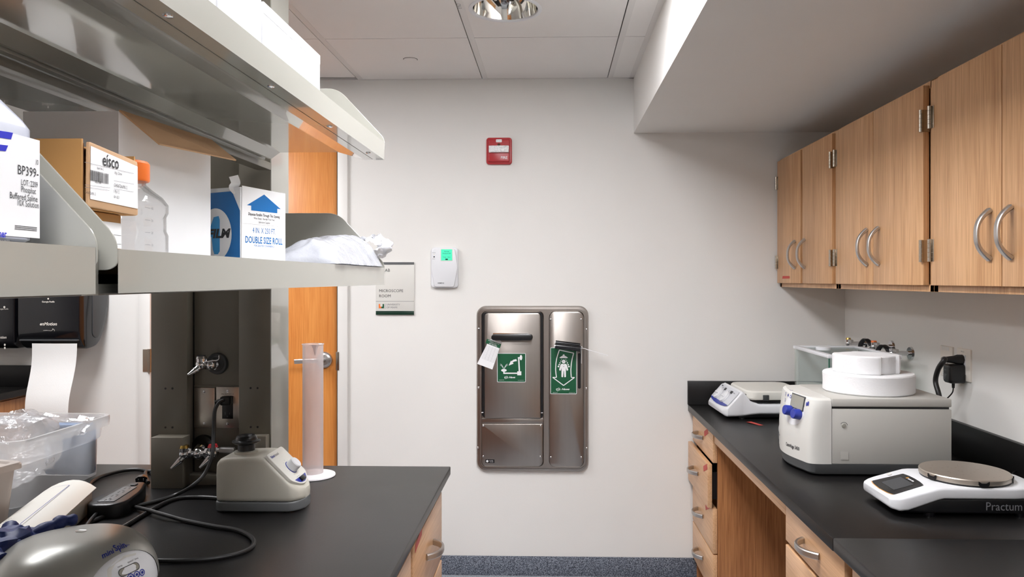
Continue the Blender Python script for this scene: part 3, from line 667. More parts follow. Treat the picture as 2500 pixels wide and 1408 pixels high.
# ---- right base cabinets
XB = .676
def base_cab(name, label, x0, x1, y0, y1, fronts, face, sign, hz=None, gr=OAK, hy=None, top=ZT-.032, pulled=(), tapes=()):
    """x0,x1 body; face = X of the drawer fronts' outside; sign = direction the fronts look"""
    t = thing(name, label, 'cabinet', ((x0+x1)/2, (y0+y1)/2, 0)); m = MB()
    bx0, bx1 = (face+.02, x1) if sign < 0 else (x0, face-.02)
    m.box(bx0, bx1, y0, y0+.018, .0, top); m.box(bx0, bx1, y1-.018, y1, .0, top); 
    xb = bx1-.018 if sign < 0 else bx0; m.box(xb, xb+.018, y0+.018, y1-.018, 0, top)
    m.box(bx0, bx1, y0+.018, y1-.018, .10, .118); m.box(bx0, bx1, y0+.018, y1-.018, top-.02, top)
    tk = bx0+.05 if sign < 0 else bx1-.06; m.box(tk, tk+.01, y0+.018, y1-.018, 0, .10)
    m.build('body', OAKD, t, world=True)
    for i, (z0, z1) in enumerate(fronts):
        dx = -sign*0; off = .022*sign if i in pulled else 0
        m = MB(); xa_, xb_ = (face+off, face+.019+off) if sign < 0 else (face-.019+off, face+off)
        m.box(xa_, xb_, y0+.006, y1-.012, z0, z1, .0018); d = m.build('drawer', gr, t, world=True)
        if i in pulled: m = MB(); m.box(min(xb_, bx0+.3), max(xb_, bx0+.3)-.0, y0+.03, y0+.042, z0+.03, z1-.04); m.box(xb_, bx0+.3, y1-.06, y1-.048, z0+.03, z1-.04); m.build('drawer_side', BLACKP, d, world=True)
        arch_handle(d, ((xa_ if sign < 0 else xb_), hy if hy else (y0+y1)/2, (z0+z1)/2+(.0 if hz is None else hz)), (0, 1, 0), (sign, 0, 0), h=.034)
    return t
fr = [(.668, .796), (.478, .662), (.284, .472), (.105, .278)]
base_cab('base_cabinet', 'oak base cabinet with four drawers against the back wall, marked with red tapes', XB, XR-.02, 3.20, 3.679, fr, XB, -1, gr=OAKY, pulled=(1,), hy=3.47)
base_cab('base_cabinet', 'oak base cabinet nearer than the knee space on the right', XB, XR-.02, 1.762, 2.222, [(.688, .796), (.478, .676), (.284, .472), (.105, .278)], XB, -1, gr=OAKY, hy=1.99)
base_cab('base_cabinet', 'oak base cabinet at the bottom right corner below the worktop joint', XB, XR-.02, 1.0, 1.735, [(.668, .796), (.105, .662)], XB, -1, gr=OAKY)
m = MB(); m.box(XB+.004, XB+.024, 2.224, 3.198, .755, ZT-.033, .001); m.box(XB+.03, XR-.03, 2.224, 3.198, .79, ZT-.033)
o = tag(m.build('apron_rail', OAKY), 'thin oak rail under the right worktop above the knee space', 'rail'); rebase(o, (XB+.014, 2.71, .755))
# red tapes on the drawers
for (x, y, n, lab) in ((1724, 1055, 0, 'red tape piece on the top drawer by the back wall'), (1722, 1141, 1, 'red tape piece on the half open second drawer by the back wall'), (1727, 1236, 2, 'red tape piece on the third drawer by the back wall')):
    X_ = XB-(.0225 if n == 1 else .0005); p = atX(x, y, X_); t = thing('red_tape', lab, 'tape', tuple(p)); T = frame(tuple(p), (0, -1, .35), (0, .0, 1)); m = MB(T)
    m.put([(-.042, -.013, 0), (.042, -.011, 0), (.040, .012, 0), (-.042, .010, 0), (-.042, -.013, .0005), (.042, -.011, .0005), (.040, .012, .0005), (-.042, .010, .0005)], [(0, 1, 2, 3), (4, 5, 6, 7), (0, 1, 5, 4), (2, 3, 7, 6)]); m.build('strip', REDT, t, world=True)
p = atZ(1842, 1034, ZT+.0004); t = thing('red_tape', 'scrap of red tape lying on the right worktop before the shaker', 'tape', tuple(p))
m = MB(); m.put([(-.026, .034, 0), (-.006, .030, .003), (.028, -.034, 0), (.010, -.040, .0), (-.020, .006, .003)], [(0, 1, 2, 3, 4)]); m.put([(-.026, .034, .0006), (-.006, .030, .0036), (.028, -.034, .0006), (.010, -.040, .0006), (-.020, .006, .0036)], [(0, 1, 2, 3, 4)]); m.build('strip', REDT, t)
# ---- counter along the left wall (far left, behind the towel)
t = thing('side_worktop', 'black worktop and backsplash at the far left behind the hanging towel', 'worktop', (-2.93, 2.6, .882))
m = MB(); m.box(XL+.001, -2.565, 1.6, D-.001, .882, .914, .003); m.build('slab', EPOXY, t, world=True); m = MB(); m.box(XL+.001, -2.565, D-.02, D-.0005, .9143, 1.018, .002); tag(m.build('backsplash', EPOXY), 'black splashback on the back wall at the far left', 'backsplash')
t = thing('side_cabinet', 'brown wood base cabinet at the far left under the side worktop', 'cabinet', (-2.93, 2.6, 0))
m = MB(); m.box(XL+.001, -2.60, 1.62, D-.002, 0, .881, .001); m.build('body', OAKD, t, world=True)
for k in range(3):
    y0 = 1.64+k*.68; m = MB(); m.box(-2.60, -2.582, y0+.005, y0+.672, .12, .87, .002); d = m.build('door', OAKD, t, world=True); arch_handle(d, (-2.582, y0+.6, .75), (0, 0, 1), (1, 0, 0))
# ---- island
t = worktop('worktop', 'black island worktop at the left carrying the vortex mixer and cords', -1.72, -.332, -.4, 2.437, ZT, th=.027, b=.0025)
for k, (y0, y1, lab, fr_) in enumerate(((1.845, 2.343, 'oak island cabinet at the aisle end with a red-taped drawer', [(.586, .785), (.35, .575), (.11, .34)]), (1.20, 1.835, 'oak island cabinet next nearer along the aisle, in shade', [(.11, .785)]))):
    base_cab('island_cabinet', lab, -1.0, -.345, y0, y1, fr_, -.345, 1, hz=.004, gr=OAKY, top=ZT-.027, hy=2.10 if k == 0 else None)
m = MB(); m.box(-1.70, -1.002, 1.2, 2.343, 0, ZT-.028, .001); o = tag(m.build('island_back_cabinet', OAKD), 'wooden back half of the island below the worktop', 'cabinet'); rebase(o, (-1.35, 1.77, 0))
p = atX(1022, 1322, -.3445); t = thing('red_tape', 'dark red tape strip on the island drawer under the worktop edge', 'tape', tuple(p)); m = MB(frame(tuple(p), (0, 1, 0), (0, 0, 1)))
for z in (0, .0005): m.put([(-.05, -.012, z), (.045, .002, z), (.05, .022, z), (-.045, .010, z)], [(0, 1, 2, 3)])
m.build('strip', REDT, t, world=True)
# ================================================================ SHELF RACK OVER THE ISLAND
t = rack = thing('shelf_rack', 'beige steel double-sided shelf rack standing on the island', 'shelf rack', (-.855, 1.4, ZT))
def shelf(y0, y1, zt, mir, screw=()):
    prof = [(-.471, 0), (-.471, -.048), (-.500, -.048), (-.5004, -.038), (-.5032, -.038), (-.5036, -.047), (-.527, -.047), (-.600, -.026), (-.765, -.026), (-.79, -.044), (-.797, -.044), (-.799, -.034), (-.806, -.034), (-.808, -.046), (-.822, -.046), (-.822, 0)]
    if mir: prof = [(-1.71-x, z) for x, z in prof][::-1]
    m = MB(); m.loft([[(x, y, zt+z) for x, z in prof] for y in (y1, y0)], False, False); s = m.build('shelf', STEELP, rack, world=True, ang=8)
    if screw:
        m = MB()
        for y in screw: m.lathe([(.0065, 0), (.0062, -.0018), (.004, -.0028), (.0003, -.003)], 14, (-.487, y, zt-.048), cap0=False)
        m.build('screw', CHROME, s, world=True)
    return s
def plate(y, zt, mir, th=.0025):
    pr = roundpoly([(-.83, -.025), (-.83, .153), (-.602, .153), (-.4705, .012), (-.4705, -.018), (-.480, -.023), (-.80, -.023)], [0, .01, .03, .03, .01, .004, .004], 5)
    if mir: pr = [(-1.71-x, z) for x, z in pr][::-1]
    m = MB(frame((0, y, zt), (1, 0, 0), (0, 0, 1))); m.prism(pr, 0, th, .0006, 1, True); return m.build('end_plate', STEELP, rack, world=True)
for mir in (0, 1):
    shelf(.804, 2.094, 1.477, mir); shelf(-.50, .764, 1.477, mir)
    plate(2.0975, 1.477, mir); plate(.8035, 1.477, mir); plate(.7675, 1.477, mir)
    shelf(.804, 2.094, 1.826, mir, () if mir else (.94, 1.289, 1.631, 1.976)); plate(2.0975, 1.826, mir)
    shelf(-.50, .80, 1.826, mir)
m = MB()
for z in (1.477, 1.826): m.box(-1.235, -.490, .7705, .7995, z-.05, z-.001)
m.build('bracket', STEELP, rack, world=True)
m = MB()
for (y0, y1) in ((-.4, -.36),): m.box(-.875, -.835, y0, y1, ZT, 1.98, .002)
m.build('post', STEELP, rack, world=True)
m = MB()
for z in (1.425, 1.774): m.box(-.868, -.826, -.5, 2.19, z-.010, z+.012, .002)
m.build('rail', STEELD, rack, world=True)
# service column
XA, XBc = -1.190, -.832; YF = 2.20; xr0 = atY(457, 900, YF).x; xr1 = atY(583, 900, YF).x
m = MB(); m.box(XA, XBc, YF+.042, YF+.145, ZT, ZC-.002, .001); m.box(XA, xr0, YF, YF+.041, ZT, ZC-.002, .0015); m.box(xr1, XBc, YF, YF+.041, ZT, ZC-.002, .0015)
m.box(xr0, xr1, YF-.002, YF+.041, ZT, ZT+.028, .001)
col = m.build('service_column', STEELD, rack, world=True)
m = MB(); m.box(atY(368, 1100, YF-.045).x, atY(446, 1100, YF-.045).x, YF-.045, YF, ZT, atY(400, 1067, YF-.04).z, .0015); m.box(xr1+.010, XBc-.003, YF-.03, YF, ZT, atY(620, 1064, YF-.03).z, .0015); m.build('foot_cover', STEELD, rack, world=True)
m = MB()
for (px, py) in ((404, 948), (421, 948), (404, 1043), (421, 1043), (612, 947), (629, 947), (612, 1042), (629, 1042)):
    p = atY(px, py, YF); m.cyl((p.x, YF-.0006, p.z), (p.x, YF+.002, p.z), .0031, n=12)
m.box(xr0-.0005, xr0+.0016, YF+.036, YF+.0425, ZT+.03, ZC-.01); m.box(XBc+.0002, XBc+.0008, YF+.004, YF+.0055, ZT+.01, ZC-.01)
m.build('hole', BLACKP, rack, world=True)
m = MB(); y = YF+.043; m.box(XBc-.001, XBc+.002, YF+.0, YF+.145, ZT, ZC-.002); m.build('lit_side_skin', STEELP, rack, world=True)  # thin lighter skin, paints the lit tone onto the column's aisle side
# ================================================================ THINGS ON THE SHELVES
from mathutils.bvhtree import BVHTree
XF = lambda x, y, z: frame((x, y, z), (0, 1, 0), (0, 0, 1))       # a face that looks towards the aisle (+X)
def printx(m, X, px, py, s, size, **k):
    p = atX(px, py, X); m.T = XF(X, p.y, p.z); m.text(s, 0, 0, size, **k)
ZS = 1.4775
# white reagent bottle (left edge)
BY = atX(97, 450, -.4938).y-.0592
t = thing('reagent_bottle', 'white plastic bottle with blue stripes and solution label at the left edge', 'bottle', (-.555, BY, ZS))
def sqring(w_, d_, r, z, cx=0, cy=0, n=6): return [(x, y, z) for x, y in rrect(w_, d_, r, n, cx, cy)]
m = MB(); m.loft([sqring(.110, .110, .02, 0), sqring(.122, .122, .022, .004), sqring(.122, .122, .022, .108), sqring(.116, .116, .026, .116), sqring(.09, .09, .03, .136), sqring(.062, .062, .03, .154), sqring(.046, .046, .0225, .162), sqring(.046, .046, .0225, .176)]); b = m.build('bottle_body', HDPE, t)
m = MB(); m.lathe([(.026, .165), (.027, .168), (.027, .19), (.025, .193), (.001, .193)], 32); m.build('cap', WHITEP, t)
XB_ = -.555+.0612; m = MB(); T0 = XF(XB_, 0, 0); m.T = T0
m.quad(BY-.05, BY+.0588, ZS+.006, ZS+.100); m.quad(BY-.05, BY+.0588, ZS+.006, ZS+.100, .0003); m.mi = 1
def qd(pts): m.T = Matrix(); m.put([tuple(atX(x, y, XB_+.0006)) for x, y in pts], [tuple(range(len(pts)))])
qd([(-40, 312), (32, 324), (27, 340), (-40, 330)]); qd([(-40, 348), (20, 355), (14, 369), (-40, 364)]); m.T = T0
printx(m, XB_+.0006, -20, 577, 'Fisher', .0095, bold=.0002, sx=.75); m.mi = 3
printx(m, XB_+.0006, -38, 593, 'Bioreagents', .0085, sx=.75); m.mi = 2
for (px, py, s, z_, w_) in ((42, 424, 'BP399-', .0125, .80), (51, 451, 'LOT: 2209', .0078, .66), (51, 468, 'Phosphat', .0080, .68), (23, 483, 'Buffered Saline', .0084, .74), (41, 501, '10X Solution', .0080, .70), (86, 401, '10', .007, .6)): printx(m, XB_+.0004, px, py, s, z_, sx=w_, z=.0002)
for k in range(3): p = atX(36, 551+k*4, XB_+.0006); m.T = T0; m.quad(p.y, BY+.0545, p.z, p.z+.0006, .0006)
m.build('label', [PAPER, BLUEI, INK, INKG], t, world=True)
# two brown boxes
def carton(name, label, x0, x1, y0, y1, z0, z1, mt=KRAFT, b=.0025):
    t = thing(name, label, 'box', ((x0+x1)/2, (y0+y1)/2, z0)); m = MB(); m.box(x0, x1, y0, y1, z0, z1, b); m.build('carton', mt, t, world=True); return t
t = carton('cardboard_box', 'small brown cardboard box under the labelled carton beside the shelf plate', -.70, -.556, .862, .957, ZS, 1.527)
m = MB(); m.T = XF(-.5555, 0, 0); m.quad(.87, .955, ZS+.006, 1.516, 0); m.quad(.87, .955, ZS+.006, 1.516, .0004); m.mi = 1
for k in range(3): p = atX(262, 572+k*22, -.555); m.T = XF(-.555, 0, 0); m.quad(p.y-.004, .954, p.z, p.z+.0006, .0002)
m.build('label', [PAPER, INKG], t, world=True)
t = thing('cardboard_box', 'opened brown cardboard box with a white barcode label, on a smaller box', 'box', (-.62, .925, 1.5275))
m = MB(); z0, z1 = 1.5275, 1.608; x0, x1 = -.70, -.548; y0, y1 = atX(199, 420, x1).y, atX(330, 420, x1).y
m.box(x0, x1, y0, y0+.003, z0, z1); m.box(x0, x1, y1-.003, y1, z0, z1-.003); m.box(x0, x0+.003, y0+.003, y1-.003, z0, z1); m.box(x0+.003, x1, y0+.003, y1-.003, z0, z0+.003)
m.box(x0, x1-.03, y0+.001, y1-.001, z1-.003, z1); m.build('carton', KRAFT, t, world=True)
m = MB(XF(x1+.001, 0, 0)); fl = roundpoly([(y0+.006, z0+.002), (y1-.001, z0), (y1-.002, z1-.010), (y0+.007, z1-.002)], .003, 2); m.prism(fl, 0, .0035, .001); m.build('end_flap', KRAFTI, t, world=True)
m = MB(); m.box(x1-.028, x1-.002, y0+.004, y1-.004, z1-.012, z1-.010); m.box(x1-.004, x1-.001, y0+.0032, y0+.006, z0, z1-.004); m.build('inner_flap', KRAFTD, t, world=True)
XE = x1+.0052; m = MB(XF(XE, 0, 0)); ya, yb = y0+.0085, y1-.003; m.poly(roundpoly([(ya, z0+.011), (yb, z0+.009), (yb-.0005, z1-.0165), (ya+.001, z1-.007)], .001, 2), -.0004); m.poly([(ya, z0+.011), (yb, z0+.009), (yb-.0005, z1-.0165), (ya+.001, z1-.007)], 0)
m.mi = 1; printx(m, XE, 249, 403, 'e\u00edsco', .0215, bold=.0002, sx=.78, z=.0006)
for (px, py, s, z_) in ((236, 412, 'Item No.2', .0042), (279, 424, 'Hip 22mm', .005), (277, 455, 'CH0672A/PK12', .0060), (276, 470, '1 Pk/12', .0055), (277, 483, '04  033', .0050), (206, 472, 'CH0672APK12', .0045), (231, 446, '0327 040', .0042)): printx(m, XE, px, py, s, z_, sx=.75, z=.0006)
random.seed(3); p0 = atX(219, 440, XE); p1 = atX(264, 440, XE); y = p0.y; m.T = XF(XE, 0, 0)
while y < p1.y: w_ = random.choice((.0004, .0007, .0011)); m.quad(y, y+w_, p0.z, p0.z+.0125, .0006); y += w_+random.choice((.0004, .0007))
m.mi = 2
for (xa_, ya_, xb_, yb_) in ((205, 396, 326, 424), (277, 441, 326, 450), (277, 461, 325, 469), (206, 451, 268, 459), (206, 457, 266, 465)):
    a = atX(xa_, ya_, XE); b = atX(xb_, yb_, XE); m.T = XF(XE, 0, 0); m.poly([(a.y, a.z), (b.y, b.z), (b.y, b.z+.0004), (a.y, a.z+.0004)], .0006)
m.build('label', [PAPER, INK, INKG], t, world=True)
# clear bottle with orange cap
t = thing('media_bottle', 'clear square plastic bottle with an orange cap on the middle shelf', 'bottle', (-.60, 1.05, ZS))
m = MB(); m.loft([sqring(.076, .076, .014, .0), sqring(.084, .084, .016, .003), sqring(.084, .084, .016, .030), sqring(.080, .080, .016, .036), sqring(.080, .080, .016, .056), sqring(.084, .084, .016, .062), sqring(.084, .084, .016, .074), sqring(.074, .074, .018, .084), sqring(.056, .056, .022, .094), sqring(.044, .044, .0215, .101), sqring(.044, .044, .0215, .112)], cap1=False); m.build('bottle_body', CLEARB, t)
m = MB(); n = 40; m.loft([[((r+(.0006 if i % 2 else 0))*math.cos(2*PI*i/n), (r+(.0006 if i % 2 else 0))*math.sin(2*PI*i/n), z) for i in range(n)] for r, z in ((.0255, .105), (.0265, .107), (.0265, .130), (.024, .1335), (.002, .1335))]); m.build('cap', ORANGE, t)
m = MB(XF(.0423, 0, 0)); 
for k in range(4):
    m.quad(-.034, -.020, .014+k*.017, .0145+k*.017); m.text('%d' % (100+k*100), -.018, .0125+k*.017, .005, 0, sx=.7)
m.build('graduations', INKG, t)
# large white carton with its flap folded out
t = thing('white_carton', 'large white cardboard box with brown flap open, behind the orange-capped bottle', 'box', (-.74, 1.28, ZS))
A = (-.66, 1.128, 1.700); Dp = (-.66, 1.436, 1.712)
m = MB(); x0, x1, y0, y1, z0 = -.808, -.66, 1.128, 1.436, ZS
m.box(x0, x1, y0, y0+.003, z0, 1.70); m.box(x0, x1, y1-.003, y1, z0, 1.70); m.box(x0, x0+.003, y0+.003, y1-.003, z0, 1.70); m.box(x1-.003, x1, y0+.003, y1-.003, z0, 1.70); m.box(x0, x1, y0, y1, z0, z0+.003)
m.build('carton', [CARD], t, world=True)
m = MB(); V = [A, (-.615, 1.160, 1.654), (-.600, 1.41, 1.668), Dp]; n_ = Vector((.0015, 0, .002)); m.put([tuple(v) for v in V]+[tuple(Vector(v)+n_) for v in V], [(0, 1, 2, 3), (7, 6, 5, 4), (0, 4, 5, 1), (1, 5, 6, 2), (2, 6, 7, 3), (3, 7, 4, 0)]); m.build('open_flap', KRAFTI, t, world=True)
# film dispenser box
rz = math.atan2(.042, .102); t = thing('film_box', 'blue and white laboratory film roll box with a blue arrow', 'box', (-.629, 1.50, ZS), -math.atan2(.049, .118))
# local: +Y runs along the white face (which looks to +X); the blue face looks to -Y
Wd, Hh, Dd = .128, .157, .135
m = MB(); m.box(-Dd, 0, 0, Wd, 0, Hh-.004, .0008); m.build('carton', CARD, t)
m = MB(frame((-Dd, -.0006, 0), (1, 0, 0), (0, 0, 1))); m.poly([(0, 0), (Dd-.0005, 0), (Dd-.0005, .105), (Dd-.022, .145), (0, .143)], 0); m.poly([(0, 0), (Dd-.0005, 0), (Dd-.0005, .105), (Dd-.022, .145), (0, .143)], -.0003)
m.mi = 1; cxx, czz = Dd-.067, .058
disc(m, cxx, czz, .045, .054, .0005, 40); m.mi = 2; m.poly([(cxx-.022, czz-.004), (cxx-.004, czz+.036), (cxx+.010, czz+.038), (cxx+.013, czz+.030), (cxx+.013, czz-.034), (cxx+.008, czz-.040), (cxx-.002, czz-.040), (cxx-.006, czz-.030), (cxx-.010, czz-.004)], .0008); m.mi = 3; m.text('PARAFILM', Dd-.028, czz-.006, .0245, .0012, 'RIGHT', sx=1.22, shear=.2, bold=.0012)
m.build('blue_panel', [BLUEP, PAPER, BLUEL, INK], t)
m = MB(frame((.0012, 0, 0), (0, 1, 0), (0, 0, 1))); m.T = m.T @ Matrix.Diagonal((.128/.110, .157/.131, 1, 1)); Wd, Hh = .110, .131; m.poly([(.002, .001), (Wd-.001, .001), (Wd-.001, Hh-.004), (.003, Hh-.001)], -.0006); m.poly([(.002, .001), (Wd-.001, .001), (Wd-.001, Hh-.004), (.003, Hh-.001)], 0); m.mi = 1
m.poly([(.014, .098), (.055, .120), (.097, .098), (.088, .098), (.088, .090), (.024, .090), (.024, .098)], .0003)
m.text('DOUBLE SIZE ROLL', .0555, .0345, .0160, .0003, 'CENTER', sx=.66, bold=.0003); m.text('4 IN. X 250 FT.', .0555, .052, .0135, .0003, 'CENTER', sx=.66); m.text('FOR GREATER CONVENIENCE', .0555, .0285, .0052, .0003, 'CENTER', sx=.7)
m.mi = 2; m.text('Dispense Parafilm Through This Opening', .0555, .0815, .0068, .0003, 'CENTER', sx=.68, shear=.2, bold=.0001); m.text('When Empty - Reorder From Your', .0555, .0755, .0052, .0003, 'CENTER', sx=.68); m.text('Laboratory Supplier', .0555, .0695, .0052, .0003, 'CENTER', sx=.68)
m.quad(.004, Wd-.002, .0665, .0667, .0002); m.build('white_panel', [PAPER, BLUEP, INK], t)
m = MB(Matrix.Translation((0, 0, .025))); pts = catmull([(-.012, .004, .118), (-.018, .0, .128), (-.010, -.002, .136), (-.014, -.004, .150)], 5); m.tube(pts, 0, rect=((.6, .8, 0), .018, .0008)); m.build('torn_tab', PAPER, t)
# film bag lying over the shelf edge
t = thing('plastic_bag', 'crumpled white plastic film bag spilling over the middle shelf edge', 'bag', (-.55, 1.86, ZS))
def rid(p): return 1-abs(noise.noise(p))*2.2
def bag_sheet(zoff, amp, seed, x0, x1, y0, y1, lift):
    m = MB(); NA, NB = 90, 46; V = []; Fc = []
    for i in range(NA+1):
        s = i/NA
        for j in range(NB+1):
            q = j/NB; y = y0+(y1-y0)*s; x = x0+(x1-x0)*q; e = min(1, s*6, (1-s)*9, q*5, (1-q)*6)
            p = Vector((x*7+seed, y*5, seed*2)); n_ = noise.noise(p*1.2)*.5+rid(p*2.1)*.55+rid(p*4.6)*.25+noise.noise(p*9)*.12
            z = .001+(zoff+lift(s)*math.sin(PI*min(1, q*.9+.08)))*max(0, e)**.5+amp*n_*max(.15, e)
            xx = x+.006*noise.noise(p*3); yy = y+.010*noise.noise(p*2.5+Vector((9, 0, 0)))
            if z < .001: z = .001+.0004*(j % 2)
            V.append((xx, yy, z))
    for i in range(NA):
        for j in range(NB): a = i*(NB+1)+j; Fc.append((a, a+1, a+NB+2, a+NB+1))
    m.put(V, Fc); return m
bag_sheet(.014, .011, 1.7, -.08, .085, -.235, .20, lambda s: .026+.046*s**.8).build('film', BAG, t, ang=60)
bag_sheet(.006, .008, 6.1, -.07, .083, -.215, .18, lambda s: .012+.022*s).build('inner_film', BAG, t, ang=60)
m = MB(); rings = []
for k in range(14):
    s = k/13; ring = []
    for i in range(40):
        a = 2*PI*i/40; dd = Vector((math.cos(a)*2.2, math.sin(a)*2.2, s*3)); r = .026+.016*s+.016*noise.noise(dd)+.007*noise.noise(dd*3); ring.append((.045+.012*s+r*1.0*math.cos(a), .165+.070*s+.018*noise.noise(dd+Vector((3, 0, 3))), max(.004, .052+r*.8*math.sin(a)+.006*s)))
    rings.append(ring)
m.loft(rings, cap0=False, cap1=False); m.build('frilled_end', BAG, t, ang=60)
# white boxes on the top shelf
ZU = 1.8265
def wbox(label, y0, y1, h, rz, xoff=0, dx=.20):
    t = thing('white_box', label, 'box', (-.4715+xoff, y0, ZU), rz, 'white boxes on the top shelf'); L_ = y1-y0; m = MB(); m.box(-dx, 0, 0, L_, 0, h, .001); m.build('carton', CARD, t)
    m = MB(); m.box(-dx+.001, .0008, .001, L_-.001, h-.018, h+.0012, .001); m.build('lid', CARD, t); return t
wbox('low white cardboard box at the far end of the top shelf row', 1.219, 1.520, .071, math.radians(4)*0, -.002)
wbox('white cardboard box in the middle of the top shelf row', 1.058, 1.214, .125, 0, -.003)
wbox('nearest white cardboard box of the top shelf row', .80, 1.052, .150, 0, -.004)
# ================================================================ FITTINGS ON THE SERVICE COLUMN
def mlt(mb, name, mt, par): return mb.build(name, mt, par)
YP = YF+.041
def cylx(m, a, b, r0, r1=None, n=18): m.cyl(a, b, r0, r1, n)
t = thing('gas_valve', 'single chrome gas outlet valve high on the steel service column', 'valve', tuple(atY(531, 887, YP)))
m = MB(); m.cyl((0, 0, 0), (0, -.008, 0), .033, .030, 28); m.cyl((0, -.008, 0), (0, -.012, 0), .024, .020, 24); m.build('flange', DARKG, t)
m = MB(); m.cyl((0, -.010, 0), (0, -.044, 0), .0115); m.cyl((0, -.018, 0), (0, -.026, 0), .0165, n=6); m.sphere((0, -.044, 0), .0155); m.cyl((0, -.044, 0), (-.026, -.050, .003), .0100); m.cyl((-.012, -.047, .001), (-.018, -.048, .0015), .015, n=6); m.sphere((-.026, -.050, .003), .0165); m.cyl((-.026, -.050, .006), (-.026, -.050, .020), .0140, .0155, 18); m.cyl((-.026, -.050, .020), (-.026, -.050, .027), .0155, .013, 18); m.build('valve_body', CHROME, t)
m = MB(); m.cyl((-.028, -.054, -.002), (-.033, -.062, -.010), .0105, .0095, 16); m.cyl((-.033, -.062, -.010), (-.050, -.082, -.024), .0098, .0034, 16); m.cyl((-.036, -.066, -.0125), (-.038, -.068, -.014), .0102, n=16); m.build('nozzle', CHROME, t)
m = MB(); m.tube(catmull([(-.020, -.054, .024), (-.013, -.054, .012), (.006, -.052, .014), (.026, -.050, .017), (.028, -.050, .030)], 4), 0, rect=((0, 1, 0), .008, .0035)); m.build('lever', CHROME, t)
m = MB(); m.cyl((-.026, -.050, .027), (-.026, -.050, .0295), .012); m.build('index_button', BLACKP, t)
t = thing('gas_cock', 'double chrome gas cock with orange and red indexes low on the column', 'valve', tuple(atY(498, 1092, YP)))
m = MB(); m.cyl((0, 0, .002), (0, -.010, .002), .037, .034, 28); m.build('flange', BLACKP, t)
m = MB(); m.cyl((0, -.010, 0), (.004, -.052, -.004), .013); m.cyl((0, -.016, 0), (0, -.026, -.001), .019, n=6); m.sphere((.010, -.058, -.004), .018)
HL, HR = (-.022, -.076, -.002), (.058, -.068, -.001)
for h_ in (HL, HR):
    m.cyl((.010, -.058, -.004), h_, .0105); q = Vector(h_)*.55+Vector((.010, -.058, -.004))*.45; d_ = (Vector(h_)-Vector((.010, -.058, -.004))).normalized(); m.cyl(q, q+d_*.008, .0155, n=6)
    m.sphere(h_, .0160); m.cyl(h_, (h_[0], h_[1], h_[2]+.018), .0135, .0150, 18)
m.build('valve_body', CHROME, t)
for h_, mt_ in ((HL, BRASS), (HR, RED)): m = MB(); m.cyl((h_[0], h_[1], h_[2]+.018), (h_[0], h_[1], h_[2]+.026), .0145, .0115, 18); m.build('index_button', mt_, t)
for h_ in (HL, HR):
    m = MB(); m.cyl((h_[0]-.002, h_[1]-.004, h_[2]-.008), (h_[0]-.008, h_[1]-.012, h_[2]-.017), .0105, .0095, 16); m.cyl((h_[0]-.008, h_[1]-.012, h_[2]-.017), (h_[0]-.026, h_[1]-.028, h_[2]-.036), .0098, .0032, 16); m.build('nozzle', CHROME, t)
for h_, s in ((HL, -1), (HR, 1)): x, y, z = h_; m = MB(); m.tube([(x+s*.010, y, z+.010), (x+s*.020, y, z+.010), (x+s*.022, y, z+.010), (x+s*.062, y-.002, z+.009), (x+s*.065, y-.002, z+.009)], 0, rect=((0, 1, 0), .016, [.008, .008, .015, .017, .011])); m.build('lever', SATIN, t)
def plate_at(name, label, pa, pb, Y, mt_, recept):
    a = atY(*pa, Y); b = atY(*pb, Y); cx_, cz_ = (a.x+b.x)/2, (a.z+b.z)/2; w_, h_ = b.x-a.x, a.z-b.z
    t = thing(name, label, 'wall plate', (cx_, Y, cz_)); m = MB(L); m.prism(rrect(w_, h_, .002, 2), 0, .005, .0045, 2); m.build('plate', mt_, t)
    m = MB(L)
    for s in (1, -1): m.lathe([(.004, .005), (.0038, .0062), (.001, .0066)], 14, (0, s*(h_/2-.013), 0), cap0=False)
    m.mi = 1
    for s in (1, -1): m.quad(-.0035, .0035, s*(h_/2-.013)-.0004, s*(h_/2-.013)+.0004, .0068)
    m.build('screw', [CHROME, BLACKP], t)
    if recept:
        m = MB(L); m.box(-.0165, .0165, -.034, .034, .004, .0062, .0008); m.mi = 1
        for z in (-.018,): m.quad(-.008, -.0055, z-.004, z+.004, .0065); m.quad(.0055, .008, z-.003, z+.003, .0065); disc(m, 0, z-.009, .0022, z=.0065)
        m.build('receptacle', [BLACKP, DARKG], t); m = MB(L); m.text('PNL EM-1 CKT 18', 0, h_/2-.0235, .0048, .0054, 'CENTER'); m.build('lettering', INK, t)
    return t
YPL = YP
m = MB(); a = atY(463, 940, YPL); b = atY(582, 1046, YPL); m.box(a.x, b.x, YPL-.0015, YPL+.0005, b.z, a.z); m.build('plate_recess', STEELD, rack, world=True)
STEELPL = mat('plate_steel', (176, 170, 162), .3, 1, var=.08, scale=20)
plate_at('blank_plate', 'blank stainless cover plate on the service column, left of the black outlet', (475, 945), (526, 1043), YPL-.0016, STEELPL, False)
plate_at('outlet_plate', 'stainless outlet plate with black receptacle and plug on the service column', (529, 943), (586, 1044), YPL-.0016, STEELPL, True)
